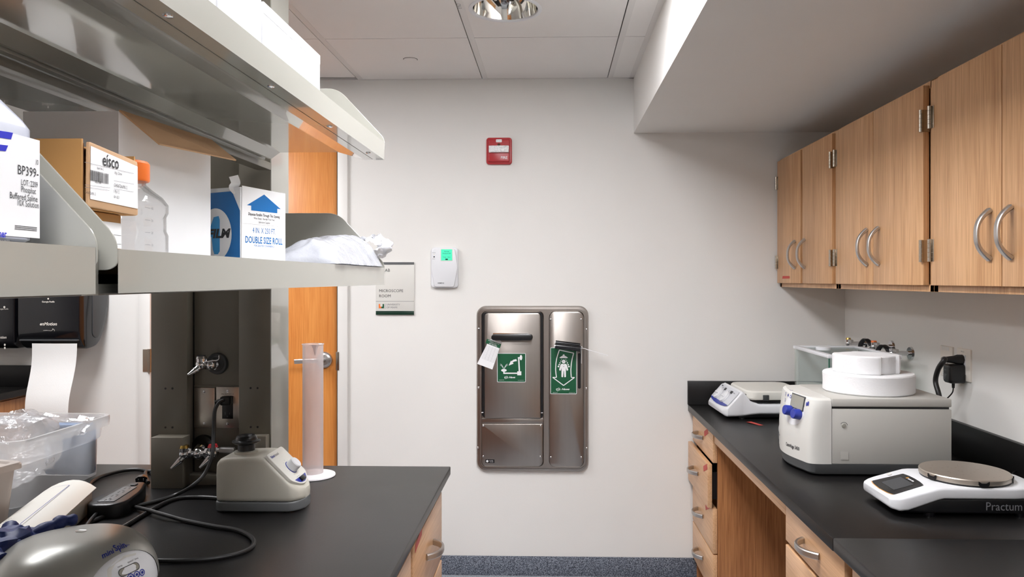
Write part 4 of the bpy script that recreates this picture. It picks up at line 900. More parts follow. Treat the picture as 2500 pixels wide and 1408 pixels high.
# ================================================================ CORDS
def cord(name, label, pts, r, plug=None, n=7, mt=RUBBER, loc=None):
    P = catmull([tuple(p) for p in pts], n); t = thing(name, label, 'cable', tuple(loc or pts[0])); m = MB(); m.tube(P, r, 10); m.build('cable', mt, t, world=True); return t
rc = .0052; zc = ZT+rc+.0005
c = lambda x, y, dz=0: tuple(atZ(x, y, zc+dz))
t = None
def cable(par, pts, r, n=7, name='power_cord'):
    m = MB(); m.tube(catmull([tuple(p) for p in pts], n), r, 10); return m.build(name, RUBBER, par, world=True)
CORD_A = [tuple(atY(548, 976, YPL-.032)), tuple(atY(535, 982, YPL-.036)), tuple(atY(524, 1005, YPL-.05)), tuple(atY(521, 1060, 2.17)), tuple(atY(518, 1110, 2.13)), tuple(atY(500, 1155, 2.10)), tuple(atY(470, 1185, 2.06)), c(430, 1207, .004), c(385, 1222), c(330, 1236), c(280, 1252), c(235, 1268), c(200, 1292), c(205, 1310), c(235, 1310), c(262, 1300), c(300, 1286), c(350, 1256), c(400, 1228), c(440, 1215), c(500, 1213), c(556, 1218)]
CORD_B = [c(200, 1330), c(205, 1296, .004), c(228, 1262, .006), c(255, 1242, .008), c(300, 1234), c(350, 1242, .006), c(400, 1256, .008), c(450, 1270), c(520, 1284), c(580, 1294), c(615, 1312), c(617, 1332), c(590, 1348), c(540, 1360), c(470, 1367), c(400, 1368), c(350, 1365), c(330, 1362)]
CORD_C = [c(215, 1200), c(222, 1178), c(250, 1162), c(300, 1149), c(340, 1146), c(366, 1152), (-1.215, 2.27, zc), (-1.215, 2.30, zc+.005), (-1.26, 2.30, zc+.004), tuple(atZ(362, 1178, zc+.006))]
# power strip
a = atZ(252, 1226, ZT+.036); b = atZ(330, 1180, ZT+.036); dv = Vector((b.x-a.x, b.y-a.y)); ln = dv.length
t = thing('power_strip', 'black power strip with grey sockets on the island beside the bin', 'power strip', ((a.x+b.x)/2+.004, (a.y+b.y)/2, ZT), math.atan2(dv.y, dv.x))
pl_ = roundpoly([(-ln*.62, -.030), (-ln*.45, -.052), (ln*.1, -.046), (ln*.62, -.018), (ln*.62, .018), (ln*.1, .046), (-ln*.45, .050), (-ln*.62, .030)], .03, 4)
m = MB(); m.prism(pl_, 0, .036, .007, 3); m.build('housing', BLACKP, t); m = MB(); m.prism(roundpoly([(-ln*.48, -.022), (ln*.30, -.018), (ln*.30, .018), (-ln*.48, .022)], .004), .034, .038, .001); fc = m.build('socket_panel', MIDG, t)
m = MB()
for k in range(4):
    x = -ln*.40+k*.036
    for s in (-1, 1): m.box(x-.007, x+.004, s*.006-.0010, s*.006+.0010, .0376, .0384)
    disc(m, x+.011, 0, .0028, z=.0384)
m.build('socket', BLACKP, fc)
m = MB(); m.prism(rrect(.020, .014, .003, 3, ln*.42, 0), .034, .039, .001); m.build('switch', DARKG, t)
pcd = cable(t, CORD_C, .0055)
p = atZ(345, 1172, ZT+.014); TP_ = Matrix.Translation(p) @ Matrix.Rotation(math.radians(115), 4, 'Z')
m = MB(TP_); q_ = [(-.014, -.010), (.014, -.010), (.016, .006), (.008, .011), (-.008, .011), (-.016, .006)]
m.loft([[(x, y*k, z*k) for y, z in q_] for x, k in ((0, 1), (.030, .85), (.055, .42))]); m.build('plug', BLACKP, pcd, world=True)
m = MB(TP_)
for y in (-.0065, .0065): m.box(-.018, 0, y-.0008, y+.0008, .001, .0075)
m.cyl((-.020, 0, -.006), (0, 0, -.006), .0022, n=10); m.build('pin', CHROME, pcd, world=True)
# ================================================================ VORTEX MIXER
t = thing('vortex_mixer', 'beige vortex mixer with a black cup head and white control knob', 'vortex mixer', (-.775, 1.995, ZT))
def yzring(x, hw, z0, z1, r=.012, n=4): return [(x, y, z) for y, z in rrect(2*hw, z1-z0, min(r, hw*.9, (z1-z0)*.45), n, 0, (z0+z1)/2)]
st_ = [(-.104, .048, .118), (-.1, .056, .130), (-.092, .060, .138), (-.075, .062, .142), (.0, .062, .145), (.022, .062, .144), (.030, .062, .138), (.088, .0615, .082), (.100, .056, .071), (.112, .042, .060), (.120, .022, .054)]
m = MB(); m.loft([yzring(x, h_, .028, z_) for x, h_, z_ in st_]); m.build('housing', MIXM, t)
m = MB(); m.loft([yzring(x+(.001 if x > 0 else -.001), h_+.0008, .004, .0285, .004) for x, h_, z_ in st_]); m.build('base', MIDG, t)
m = MB()
for x, y in ((-.085, -.045), (-.085, .045), (.08, -.045), (.08, .045)): m.cyl((x, y, 0), (x, y, .006), .009, n=14)
m.build('foot', BLACKP, t)
m = MB(); o_ = (-.045, 0, 0); m.lathe([(.030, .140), (.031, .148), (.024, .150)], 32, o_); m.build('collar', MIXM, t)
m = MB(); m.lathe([(.022, .147), (.0215, .166), (.030, .169), (.036, .173), (.036, .176), (.028, .179), (.026, .186), (.022, .190), (.016, .188), (.002, .178)], 32, o_); m.build('cup_head', BLACKP, t)
# sloping control panel: u along +Y, v uphill
P0 = Vector((.063, 0, .109)); TP = frame(P0+Vector((.0026, 0, .0026)), (0, 1, 0), (-.71, 0, .70))
pp = roundpoly([(-.056, .052), (-.056, -.042), (-.030, -.062), (0, -.070), (.030, -.062), (.056, -.042), (.056, .052)], [.01, .008, .02, .02, .02, .008, .01], 4)
m = MB(TP); m.prism(pp, -.006, .002, .0015); pn = m.build('control_panel', CREAMP, t)
m = MB(TP); m.poly(roundpoly([(-.040, -.046), (-.028, -.058), (0, -.065), (.028, -.058), (.040, -.046)], [0, .01, .02, .01, 0], 4), .0024); m.build('blue_switch_surround', BLUE, pn)
m = MB(TP); m.box(-.014, .014, -.060, -.047, .0022, .008, .002); m.build('rocker_switch', BLACKP, pn)
m = MB(TP); m.lathe([(.0195, .002), (.0195, .0028), (.016, .0030)], 30, (0, -.012, 0)); m.build('knob_ring', BLUE, pn)
m = MB(TP); m.lathe([(.0175, .003), (.0165, .022), (.0145, .0245), (.001, .025)], 30, (0, -.012, 0)); m.build('knob', WHITEP, pn)
m = MB(TP); m.text('fisher', -.046, .036, .011, .0024, bold=.0003); m.mi = 1; m.text('brand', -.020, .036, .011, .0024); m.text('touch  off  on', -.020, -.044, .0045, .0024)
for k in range(9): a_ = math.radians(230-k*35); disc(m, .026*math.cos(a_), -.012+.026*math.sin(a_), .0009, z=.0024, n=8)
m.build('lettering', [BLUE, INKG], pn)
pcd = cable(t, CORD_A, rc)
m = MB(); p = atY(560, 975, YPL); m.box(p.x-.015, p.x+.014, YPL-.034, YPL-.007, p.z-.013, p.z+.013, .004); m.cyl((p.x-.013, YPL-.022, p.z-.001), (p.x-.030, YPL-.030, p.z-.004), .0085, .006, 12); m.build('plug', RUBBER, pcd, world=True)
# ================================================================ GRADUATED CYLINDER
g = atZ(764, 1161, ZT); t = thing('graduated_cylinder', 'tall frosted plastic graduated cylinder on a round white base', 'cylinder', tuple(g))
m = MB(); m.lathe([(.066, 0), (.068, .001), (.067, .0045), (.035, .008), (.030, .010), (.001, .010)], 48); m.build('base', mat('milky_plastic', (238, 236, 238), .35), t)
ht = (1161-836)*g.y/F
m = MB(); r = .0312; m.lathe([(r, .008), (r, ht-.004), (r+.0022, ht-.002), (r+.002, ht), (r+.0004, ht)], 40, cap0=False, cap1=False); m.build('tube', CYL, t)
m = MB()
a_ = math.radians(-60); m.loft([[(r*math.cos(a_)*k+(.012*s)*math.cos(a_+1.57*j), r*math.sin(a_)*k+(.012*s)*math.sin(a_+1.57*j), ht+z) for j in range(4)] for k, s, z in ((.95, .1, -.035), (1.0, .6, -.012), (1.08, 1.0, -.0006))]); m.build('spout', CYL, t)
# ================================================================ BINS, SLEEVE, GLOVE ON THE ISLAND
def tub(name, label, x0, x1, y0, y1, z0, h, mt, rim=.016, taper=.03, r=.05, rz=0, th=.0022, ribs=True):
    """open plastic tub with a flanged rim; x0..y1 is the rim's extent"""
    cx_, cy_ = (x0+x1)/2, (y0+y1)/2; W_, H_ = x1-x0, y1-y0; t = thing(name, label, 'bin', (cx_, cy_, z0), rz); m = MB()
    R = lambda w_, d_, z, rr: sqring(w_, d_, rr, z, 0, 0, 7)
    m.loft([R(W_-2*taper-.03, H_-2*taper-.03, .0, r*.8), R(W_-2*taper, H_-2*taper, .008, r*.9), R(W_-.030-rim, H_-.030-rim, h*.62, r), R(W_-.018-rim, H_-.018-rim, h*.66, r), R(W_-rim*1.2, H_-rim*1.2, h-.006, r)], cap1=False)
    m.build('tub_wall', mt, t)
    m = MB(); m.loft([R(W_-.004, H_-.004, h-.030, r), R(W_, H_, h-.022, r), R(W_, H_, h-.004, r), R(W_-.003, H_-.003, h, r), R(W_-rim, H_-rim, h, r), R(W_-rim*1.3, H_-rim*1.3, h-.010, r)], cap0=False, cap1=False); m.build('rim', mt, t)
    return t
tub('plastic_bin', 'large frosted plastic bin full of bags, on the island at the left', -1.86, -1.372, 1.90, 2.335, ZT, .186, FROST, rim=.02, taper=.028)
def crumple(name, label, loc, size, mt, seed, amp=.25, cat='bag', flat=0, n=34, k=18):
    t = thing(name, label, cat, loc); rings = []
    for j in range(1, k):
        v = PI*j/k; ring = []
        for i in range(n):
            u = 2*PI*i/n; d = Vector((math.sin(v)*math.cos(u), math.sin(v)*math.sin(u), -math.cos(v)))
            q = 1+amp*(noise.noise(d*1.7+Vector((seed, 0, 0)))*1.2+noise.noise(d*4+Vector((0, seed, 0)))*.6+noise.noise(d*9+Vector((0, 0, seed)))*.25)
            p = Vector((d.x*size[0], d.y*size[1], d.z*size[2]))*q; ring.append((p.x, p.y, max(p.z, -size[2]*(1-flat))))
        rings.append(ring)
    m = MB(); m.loft(rings); m.build('film', mt, t); return t
bagA = crumple('plastic_bag', 'crumpled clear plastic bag rising over the rim of the large bin', (-1.545, 2.10, ZT+.122), (.13, .13, .10), BAGC, 2.3, .30)
crumple('plastic_bag', 'clear plastic bag bunched low inside the near end of the large bin', (-1.60, 2.0, ZT+.085), (.12, .08, .07), BAGC, 5.1, .25)
t = thing('blue_packet', 'dull blue packet inside the large frosted bin', 'packet', (-1.47, 2.262, ZT+.102)); m = MB(); m.box(-.075, .070, -.02, .02, -.090, .066, .012); m.build('packet', mat('dull_blue', (92, 122, 158), .5, var=.2, scale=30), t)
# lifted corner of the bag above the rim
m = MB(Matrix.Translation((-1.50, 2.18, ZT+.205))); V = []; Fc = []
for i in range(15):
    for j in range(9):
        s, q = i/14, j/8; ctr = 1-abs(s-.35)*1.1; V.append((-.12+.26*s, .03*math.sin(s*5+q*2)+.02*noise.noise(Vector((s*5, q*5, 0))), -.05+q*(.03+.045*max(0, ctr))+.008*noise.noise(Vector((s*8, q*6, 3)))))
for i in range(14):
    for j in range(8): a = i*9+j; Fc.append((a, a+1, a+10, a+9))
m.put(V, Fc); m.build('lifted_corner', BAGC, bagA, world=True)
# second, smoky container: its lidded corner enters at the left edge
t = thing('storage_box', 'lidded smoky plastic container corner at the left edge, before the large bin', 'container', (-1.52, 1.70, ZT), math.radians(-14)); m = MB()
R = lambda w_, d_, z, rr: sqring(w_, d_, rr, z, 0, 0, 6)
m.loft([R(.34, .26, 0, .02), R(.36, .28, .01, .025), R(.385, .30, .150, .025)], cap1=False); m.build('tub_wall', FROSTB, t)
m = MB(); m.loft([R(.385, .30, .146, .02), R(.402, .318, .148, .02), R(.402, .318, .158, .02), R(.396, .312, .163, .02), R(.37, .286, .163, .02), R(.36, .276, .158, .02)]); m.build('lid', FROSTB, t)
# long white sleeve (box under a curved printed sheet)
P1 = atZ(231, 1183, ZT+.062); P2 = atZ(60, 1332, ZT+.062); P3 = atZ(160, 1172, ZT+.062)
dirv = Vector((P2.x-P1.x, P2.y-P1.y)).normalized(); rz_ = math.atan2(dirv.y, dirv.x)
t = thing('paper_sleeve', 'long white printed carton with a curved top sheet lying beside the bins', 'carton', (P1.x, P1.y, ZT), rz_)
Lg = .52; wd = (Vector((P3.x-P1.x, P3.y-P1.y))).length; sgn = 1 if (dirv.x*(P3.y-P1.y)-dirv.y*(P3.x-P1.x)) > 0 else -1
y_ = lambda v: sgn*v
m = MB(); m.box(.018, Lg, min(0, y_(wd)), max(0, y_(wd)), 0, .050, .003); m.build('carton', CREAMP, t)
rings = []
for i in range(9):
    s = i/8; rings.append([(0-.02*math.sin(PI*s), y_(-.004+s*(wd+.008)), .054+.020*math.sin(PI*s)**.8), (Lg, y_(-.004+s*(wd+.008)), .052+.016*math.sin(PI*s)**.8)])
V = []; Fc = []
for r_ in rings: V += r_+[(p[0], p[1], p[2]-.0012) for p in r_]
for i in range(8): a = i*4; Fc += [(a, a+1, a+5, a+4), (a+2, a+6, a+7, a+3), (a, a+4, a+6, a+2), (a+1, a+3, a+7, a+5)]
m = MB(); m.put(V, Fc); ts = m.build('top_sheet', CREAMP, t)
m = MB(); zz = lambda v: .0558+.019*math.sin(PI*min(1, max(0, v/wd)))**.8
def strip(m, x0, x1, v0, v1):
    n = 12; 
    for k in range(n):
        a_, b_ = x0+(x1-x0)*k/n, x0+(x1-x0)*(k+1)/n; m.put([(a_, y_(v0), zz(v0)), (b_, y_(v0), zz(v0)-.0003), (b_, y_(v1), zz(v1)-.0003), (a_, y_(v1), zz(v1))], [(0, 1, 2, 3)])
strip(m, .035, Lg, .048, .0495); 
for k in range(6): v = .048+k*(wd-.055)/6; m.put([(.035, y_(v), zz(v)), (.0362, y_(v), zz(v)), (.0362, y_(v+(wd-.055)/6), zz(v+(wd-.055)/6)), (.035, y_(v+(wd-.055)/6), zz(v+(wd-.055)/6))], [(0, 1, 2, 3)])
m.build('printed_rule', BLUE, ts)
m = MB(); m.T = Matrix.Translation((0, 0, 0)) @ frame((.33, y_(.085), zz(.085)+.001), (-1, 0, 0), (0, -1, 0)); m.text('series', 0, 0, .014, .0006); m.text('LOT  012', -.09, -.012, .013, .0006); m.text('EXP  085', -.09, -.028, .013, .0006); m.build('lettering', INKG, ts)
m = MB(frame((.10, y_(-.0006), .02), (1, 0, 0) if sgn < 0 else (-1, 0, 0), (0, 0, 1))); 
# glove
t = thing('glove', 'crumpled blue nitrile glove lying on the white sleeve at the bottom left', 'glove', tuple(atZ(8, 1336, ZT+.086)))
m = MB(); o_ = Vector((0, 0, 0))
rings = []
for j in range(1, 16):
    v = PI*j/16; ring = []
    for i in range(26):
        u_ = 2*PI*i/26; d = Vector((math.sin(v)*math.cos(u_), math.sin(v)*math.sin(u_), -math.cos(v))); q = 1+.30*noise.noise(d*2.2)+.16*noise.noise(d*6); ring.append((d.x*.060*q, d.y*.07*q, max(-.012, d.z*.034*q)))
    rings.append(ring)
m.loft(rings)
def finger(pts, r0, r1):
    P = catmull(pts, 6); k = len(P); m.tube([p+Vector((.003*noise.noise(p*60), .003*noise.noise(p*50), .002*noise.noise(p*70))) for p in P], [(r0+(r1-r0)*i/(k-1))*(1+.15*math.sin(i*1.3))*(0.35 if i in (0, k-1) else 1) for i in range(k)], 12)
finger([(.02, .02, .005), (.045, .052, .016), (.062, .085, .024), (.078, .105, .020)], .017, .010)
finger([(.03, -.01, .004), (.058, .01, .008), (.080, .030, .004)], .015, .010)
finger([(-.02, .03, .010), (-.03, .06, .018), (-.05, .08, .012)], .015, .011)
finger([(-.04, -.01, .010), (-.07, .0, .016), (-.1, -.01, .010)], .015, .011)
finger([(.0, -.04, .008), (.03, -.065, .010), (.055, -.075, .004)], .014, .011)
m.build('glove_body', GLOVE, t)
# ================================================================ MINI CENTRIFUGE
t = thing('mini_centrifuge', 'silver domed mini centrifuge at the bottom left corner', 'centrifuge', (-.922, 1.425, ZT))
fd = Vector((.60, -.80, 0)); fr_ = math.atan2(fd.y, fd.x)
tb = bmesh.new(); n = 72
def srad(a, R): 
    ca, sa = abs(math.cos(a)), abs(math.sin(a)); return R*(ca**2.5+sa**2.5)**(-1/2.5)
rings = []
for k in range(25):
    s = k/24
    if s < .2: z = .006+s/.2*.022; q = .955+.045*s/.2
    else:
        a = (s-.2)/.8*PI/2; z = .028+.088*math.sin(a); q = math.cos(a)**.62 if k < 24 else .02
    rings.append([(srad(2*PI*i/n-fr_, .146)*q*math.cos(2*PI*i/n)-.012*(z/.13)*fd.x*0, srad(2*PI*i/n-fr_, .146)*q*math.sin(2*PI*i/n), z) for i in range(n)])
full = MB(); full.loft(rings); 
bmesh.ops.recalc_face_normals(full.bm, faces=full.bm.faces[:]); full.bm.faces.ensure_lookup_table()
bvh = BVHTree.FromBMesh(full.bm)
def hitp(px, py, root, bvh_):
    o = Vector((0, 0, HC)); d = Vector(_ray(px, py)).normalized(); Mi = W(root).inverted(); lo = Mi @ o; ldv = (Mi.to_3x3() @ d).normalized(); r = bvh_.ray_cast(lo, ldv)
    return r[0], r[1]
ha = hitp(232, 1402, t, bvh)[0]; hb = hitp(340, 1342, t, bvh)[0]; ev = (hb-ha); ev.normalize(); lean = Vector((-fd.x*.15, -fd.y*.15, 1)); no = ev.cross(lean).normalized()
if no.dot(fd) < 0: no = -no
pc = (ha+hb)/2
lidb = full.bm.copy(); basb = full.bm.copy(); full.bm.free()
for bmx, inner, outer in ((lidb, False, True), (basb, True, False)):
    bmesh.ops.bisect_plane(bmx, geom=bmx.verts[:]+bmx.edges[:]+bmx.faces[:], plane_co=pc, plane_no=no, clear_outer=outer, clear_inner=inner)
for v in basb.verts:
    d = (v.co-pc).dot(no)
    v.co -= Vector((v.co.x, v.co.y, max(0, v.co.z-.06))).normalized()*(.0016 if d < .0015 else 0)
m = MB(); m.merge(lidb); ld = m.build('lid', SILVER, t); m = MB(); m.merge(basb); fb_ = m.build('front_housing', WHITEP, t)
def hitp(px, py, root, bvh_):
    o = Vector((0, 0, HC)); d = Vector(_ray(px, py)).normalized(); Mi = W(root).inverted(); lo = Mi @ o; ldv = (Mi.to_3x3() @ d).normalized(); r = bvh_.ray_cast(lo, ldv)
    return r[0], r[1]
def wrap(mb, root_T, bvh_, off=.0008):
    """drops a flat print onto the curved body along the print's own normal"""
    for v in mb.bm.verts:
        nn = root_T.to_3x3() @ Vector((0, 0, 1)); r = bvh_.ray_cast(v.co+nn*.05, -nn)
        if r[0] is not None: v.co = r[0]+r[1]*off*(1 if r[1].dot(nn) > 0 else -1)
def decal(px, py, udir, root, bvh_):
    p, nn = hitp(px, py, root, bvh_)
    if p is None: p, nn = Vector((0, 0, .1)), Vector((0, -1, .5)).normalized()
    if (W(root) @ p - Vector((0, 0, HC))).dot(W(root).to_3x3() @ nn) > 0: nn = -nn
    u = Vector(udir); u = (u-nn*u.dot(nn)).normalized(); return frame(p, u, nn.cross(u))
UD = hitp(312, 1336, t, bvh)[0]-hitp(252, 1363, t, bvh)[0]; TS_ = UD.length/.082; T = decal(250, 1364, UD, t, bvh); m = MB(T @ Matrix.Scale(TS_, 4)); m.text('mini', 0, 0, .026, .0, shear=.5, sx=.85, bold=.0006); m.text('Spin', .043, .002, .036, .0, shear=.4, sx=.66, bold=.0006); m.text('plus', .083, .006, .010, .0, sx=.8, bold=.0002); wrap(m, T, bvh); m.build('lettering', BLUE, ld)
T = decal(198, 1296, (1, 0, 0), t, bvh); m = MB(T)
ringbetween(m, rrect(.020, .013, .006, 6), rrect(.020, .013, .006, 6), 0, .0008); ringbetween(m, rrect(.020, .013, .006, 6), rrect(.015, .009, .0044, 6), .0008, .0002); m.build('window_ring', SATIN, ld)
UD2 = hitp(336, 1381, t, bvh)[0]-hitp(302, 1397, t, bvh)[0]; T = decal(316, 1389, UD2, t, bvh); m = MB(T); m.poly(rrect(.040, .0125, .006, 6), 0); wrap(m, T, bvh, .0006); m.build('display', LCD, fb_)
m = MB(T); ringbetween(m, rrect(.043, .0155, .0075, 6), rrect(.040, .0125, .006, 6), 0, 0); wrap(m, T, bvh, .0009); m.build('display_rim', DARKG, fb_)
m = MB(T); m.text('speed / time', .002, .011, .0050, 0); m.text('temp', -.018, .011, .0045, 0); wrap(m, T, bvh); m.build('small_print', INK, fb_)
m = MB(); 
for (px, py) in ((346, 1397), (333, 1402), (318, 1408)):
    T2 = decal(px, py, UD2, t, bvh); m.T = T2; k0 = len(m.bm.verts); ringbetween(m, rrect(.0125, .0125, .0062, 6), rrect(.009, .009, .0044, 6), .001, .001); m.mi = 0; m.poly(rrect(.005, .005, .002, 2), .0013)
m.build('button', BLUE, fb_)
T = decal(302, 1376, UD2, t, bvh); m = MB(T); pts = [(-.036, -.012), (-.030, .004), (-.012, .013), (.012, .014), (.034, .010), (.030, .0065), (.010, .009), (-.012, .007), (-.024, -.001), (-.029, -.012)]; m.poly(pts, 0); wrap(m, T, bvh, .0007); m.build('grey_inlay', SIGNG, fb_)
# ================================================================ RIGHT WORKTOP: CENTRIFUGE
t = thing('centrifuge', 'large grey bench centrifuge with blue knobs and foam pads on top', 'centrifuge', (.788, 2.335, ZT))
CW, CD = .430, .318      # length along X, width along Y
def outline(z, x1=.066, inset=0):
    """front shell outline from the near joint round the front to the far joint"""
    top = max(0, (z-.125)/.12); fx = -.010+.014*top**1.4; bulge = .022*(1-.3*top); pts = []
    ctrl = [(x1, inset), (fx+.034, inset), (fx+.010, .010+inset), (fx, .040+inset)]
    pts += [tuple(p)[:2] for p in catmull([(a, b, 0) for a, b in ctrl], 4)]
    for k in range(1, 9): s = k/9; pts.append((fx-bulge*math.sin(PI*s), .040+inset+(CD-.08-2*inset)*s))
    pts += [tuple(p)[:2] for p in catmull([(a, b, 0) for a, b in [(fx, CD-.040-inset), (fx+.010, CD-.010-inset), (fx+.034, CD-inset), (x1, CD-inset)]], 4)]
    return [(x, y, z) for x, y in pts]
zs = [.040, .045, .10, .125, .15, .175, .20, .222, .234, .240]
rings = []
for z in zs:
    i_ = .0 if z < .23 else (.004 if z < .238 else .012); rr = outline(z, .066, i_); 
    if z > .236: rr = [(x+.006*(1-x/.066) if x < .06 else x, y, zz_) for x, y, zz_ in rr]
    rings.append(rr)
m = MB(); m.loft(rings[::-1]); bm_ = m.bm; bmesh.ops.recalc_face_normals(bm_, faces=bm_.faces[:]); bv2 = BVHTree.FromBMesh(bm_); sh = m.build('front_shell', CENTL, t)
m = MB(); m.box(.067, CW, 0.001, CD-.001, .040, .209, .003); m.build('side_housing', CENTM, t)
m = MB(); m.box(.069, CW-.006, .006, CD-.006, .206, .216); m.build('lid_gap', BLACKP, t)
m = MB(); m.box(.067, CW, 0.0, CD, .2155, .241, .004); lidc = m.build('lid', CENTM, t)
rb = []
for z, i_, dx in ((.006, .014, .012), (.012, .008, .006), (.040, .0, .0)):
    o_ = outline(.04, .066, i_); o_ = [(x+dx, y, z) for x, y, _ in o_]; o_ += [(CW-.02-dx, CD-i_, z), (CW-.005-dx, CD-.02-i_, z), (CW-.005-dx, .02+i_, z), (CW-.02-dx, i_, z)]; rb.append(o_)
m = MB(); m.loft(rb[::-1]); m.build('base', MIDG, t)
m = MB()
for x, y in ((.05, .05), (.05, CD-.05), (CW-.06, .05), (CW-.06, CD-.05)): m.cyl((x, y, 0), (x, y, .008), .014, n=16)
m.build('foot', BLACKP, t)
TN = lambda x, z: frame((x, -.0004, z), (1, 0, 0), (0, 0, 1))
m = MB(TN(.103, .158)); m.lathe([(.0068, 0), (.006, .0015), (.001, .002)], 18, (0, 0, 0), cap0=False); m.mi = 1
for k in range(7): a_ = math.radians(150-k*20); seg(m, (.011*math.cos(a_), .011*math.sin(a_)), (.011*math.cos(a_-.35), .011*math.sin(a_-.35)), .0012, .0006)
m.build('emergency_release', [LCD, INK], t)
m = MB(TN(.105, .0665)); m.quad(-.012, .012, -.013, .013, .0003); m.mi = 1; m.quad(-.011, .011, -.0115, -.011, .0006); m.build('blank_label', [CENTM, INKG], t)
rd = (0, -1, 0)
def cdecal(px, py): return decal(px, py, rd, t, bv2)
# oval light control area
T = cdecal(1938, 990); m = MB(T); n_ = 40; m.poly([(.066*math.cos(2*PI*i/n_), -.010+.050*math.sin(2*PI*i/n_)) for i in range(n_)][::1], 0)
tbm = m.bm; bmesh.ops.triangulate(tbm, faces=tbm.faces[:]); bmesh.ops.subdivide_edges(tbm, edges=tbm.edges[:], cuts=4, use_grid_fill=True); wrap(m, T, bv2, .0007); m.build('control_area', WHITEP, sh)
T = cdecal(1948, 981); m = MB(T); m.box(-.040, .040, -.023, .023, -.002, .0026, .001); m.mi = 1; m.quad(-.037, .037, -.020, .020, .0029); m.build('display', [DARKG, LCD], sh)
m = MB()
for (px, py) in ((1932, 953), (1919, 961), (1931, 968), (1918, 976)):
    m.T = cdecal(px, py); ringbetween(m, rrect(.0125, .0105, .005, 5), rrect(.0085, .007, .0033, 5), .0014, .0016)
m.T = cdecal(1925, 964.5); m.poly(rrect(.011, .009, .0043, 5), .0014); m.T = cdecal(1970, 986); m.poly(rrect(.006, .012, .0028, 4), .0014); m.T = cdecal(1975, 987); m.poly(rrect(.006, .014, .0028, 4, -.003, .002), .0014)
m.build('button', BLUE, sh)
m = MB()
for k in range(5): m.T = cdecal(1952+k*6, 955+k*2.4); ringbetween(m, rrect(.011, .008, .0035, 5), rrect(.009, .006, .0025, 5), .0014, .0018)
m.build('soft_button', WHITEP, sh)
for (px, py) in ((1932, 1002), (1952, 1011)):
    T = cdecal(px, py); m = MB(T); m.lathe([(.0165, -.002), (.0165, .004), (.0155, .022), (.014, .0245), (.001, .0245)], 28); m.build('knob', BLUE, sh)
T = cdecal(1937, 1096); m = MB(frame(cdecal(1937, 1094).translation, (0, -1, 0), (0, 0, 1))); m.text('Centrifuge 5430', -.048, 0, .0155, .0, sx=.8, bold=.0003)
for v in m.bm.verts:
    r_ = bv2.ray_cast(Vector((-.1, v.co.y, v.co.z)), Vector((1, 0, 0)))
    if r_[0]: v.co.x = r_[0].x-.0009
m.text('eppendorf', -.155, .012, .010, .0, sx=.6, bold=.0004)
for v in m.bm.verts:
    r_ = bv2.ray_cast(Vector((-.1, v.co.y, v.co.z)), Vector((1, 0, 0)))
    if r_[0]: v.co.x = r_[0].x-.0009
m.build('lettering', INK, sh)
# foam pads on the centrifuge
zc_ = ZT+.2415; f0 = atY(2119, 932, 2.50)
R1_ = .1400; fx_, fy_ = f0.x, 2.50
t = thing('foam_pad', 'large round white foam pad lying directly on the centrifuge lid', 'foam pad', (fx_, fy_, zc_))
m = MB(); n = 72; m.loft([[((r+.0012*noise.noise(Vector((math.cos(2*PI*i/n)*4, math.sin(2*PI*i/n)*4, z*40))))*math.cos(2*PI*i/n), (r+.001*noise.noise(Vector((math.cos(2*PI*i/n)*4, math.sin(2*PI*i/n)*4, 9))))*math.sin(2*PI*i/n), z) for i in range(n)] for r, z in ((R1_-.004, 0), (R1_, .004), (R1_-.001, .030), (R1_, .058), (R1_-.003, .062))]); m.build('foam', FOAM, t)
def clover(r, z):
    out = []
    for i in range(96):
        a = 2*PI*i/96; d = 1.0
        for c0 in (-62, 28, 118, 208):
            q = abs((math.degrees(a)-c0+180) % 360-180)
            if q < 20: d = min(d, .885)
            elif q < 25: d = min(d, .885+.115*(q-20)/5)
        out.append((r*d*math.cos(a), r*d*math.sin(a), z))
    return out
t = thing('foam_pad', 'smaller notched white foam pad stacked on the large round pad', 'foam pad', (fx_-.005, fy_+.005, zc_+.0625))
m = MB(); m.loft([clover(.101, 0), clover(.103, .003), clover(.103, .054), clover(.100, .057)]); m.mi = 0; m.lathe([(.045, .0575), (.030, .0565), (.002, .056)], 30, cap0=False); m.build('foam', FOAM, t)
# ================================================================ BALANCE (bottom right)
t = thing('balance', 'white top-loading balance with round steel pan at the right', 'balance', (.866, 1.935, ZT))
BL, BW = .385, .205
def bring(x, hy, z0, z1, r=.006): return [(x, BW/2+y, z) for y, z in rrect(2*hy, z1-z0, min(r, (z1-z0)*.45), 3, 0, (z0+z1)/2)]
# white top shell, along X : front edge bowed
def yplan(x, w_=BW): return w_
m = MB(); cols = [(-.004, .080, .024, .044), (.0, .086, .020, .047), (.015, .0985, .017, .050), (.035, BW/2, .020, .0555), (.11, BW/2, .0465, .0765), (.125, BW/2, .050, .078), (.30, BW/2, .050, .078), (.345, BW/2-.006, .050, .078), (.375, BW/2-.035, .050, .078), (.385, BW/2-.06, .052, .077)]
m.loft([bring(*c_) for c_ in cols]); top = m.build('top_shell', WHITEP, t, ang=40)
m = MB(); m.loft([[(x, BW/2+y, z) for y, z in rrect(2*(h_-.006), z1-.010, .006, 3, 0, (z1-.010)/2+.010)] for x, h_, z1 in ((.028, .090, .020), (.06, .094, .030), (.115, .098, .050), (.33, .098, .051), (.372, .070, .051))]); m.build('dark_base', BLACKP, t)
m = MB()
for x, y in ((.10, .03), (.10, BW-.03), (.33, .03), (.33, BW-.03)): m.cyl((x, y, 0), (x, y, .014), .014, n=18)
m.build('foot', BLACKG, t)
sl = math.atan2(.0765-.0555, .11-.035); TB = frame((.056, BW/2, .0618), (0, -1, 0), (math.cos(sl), 0, math.sin(sl)))
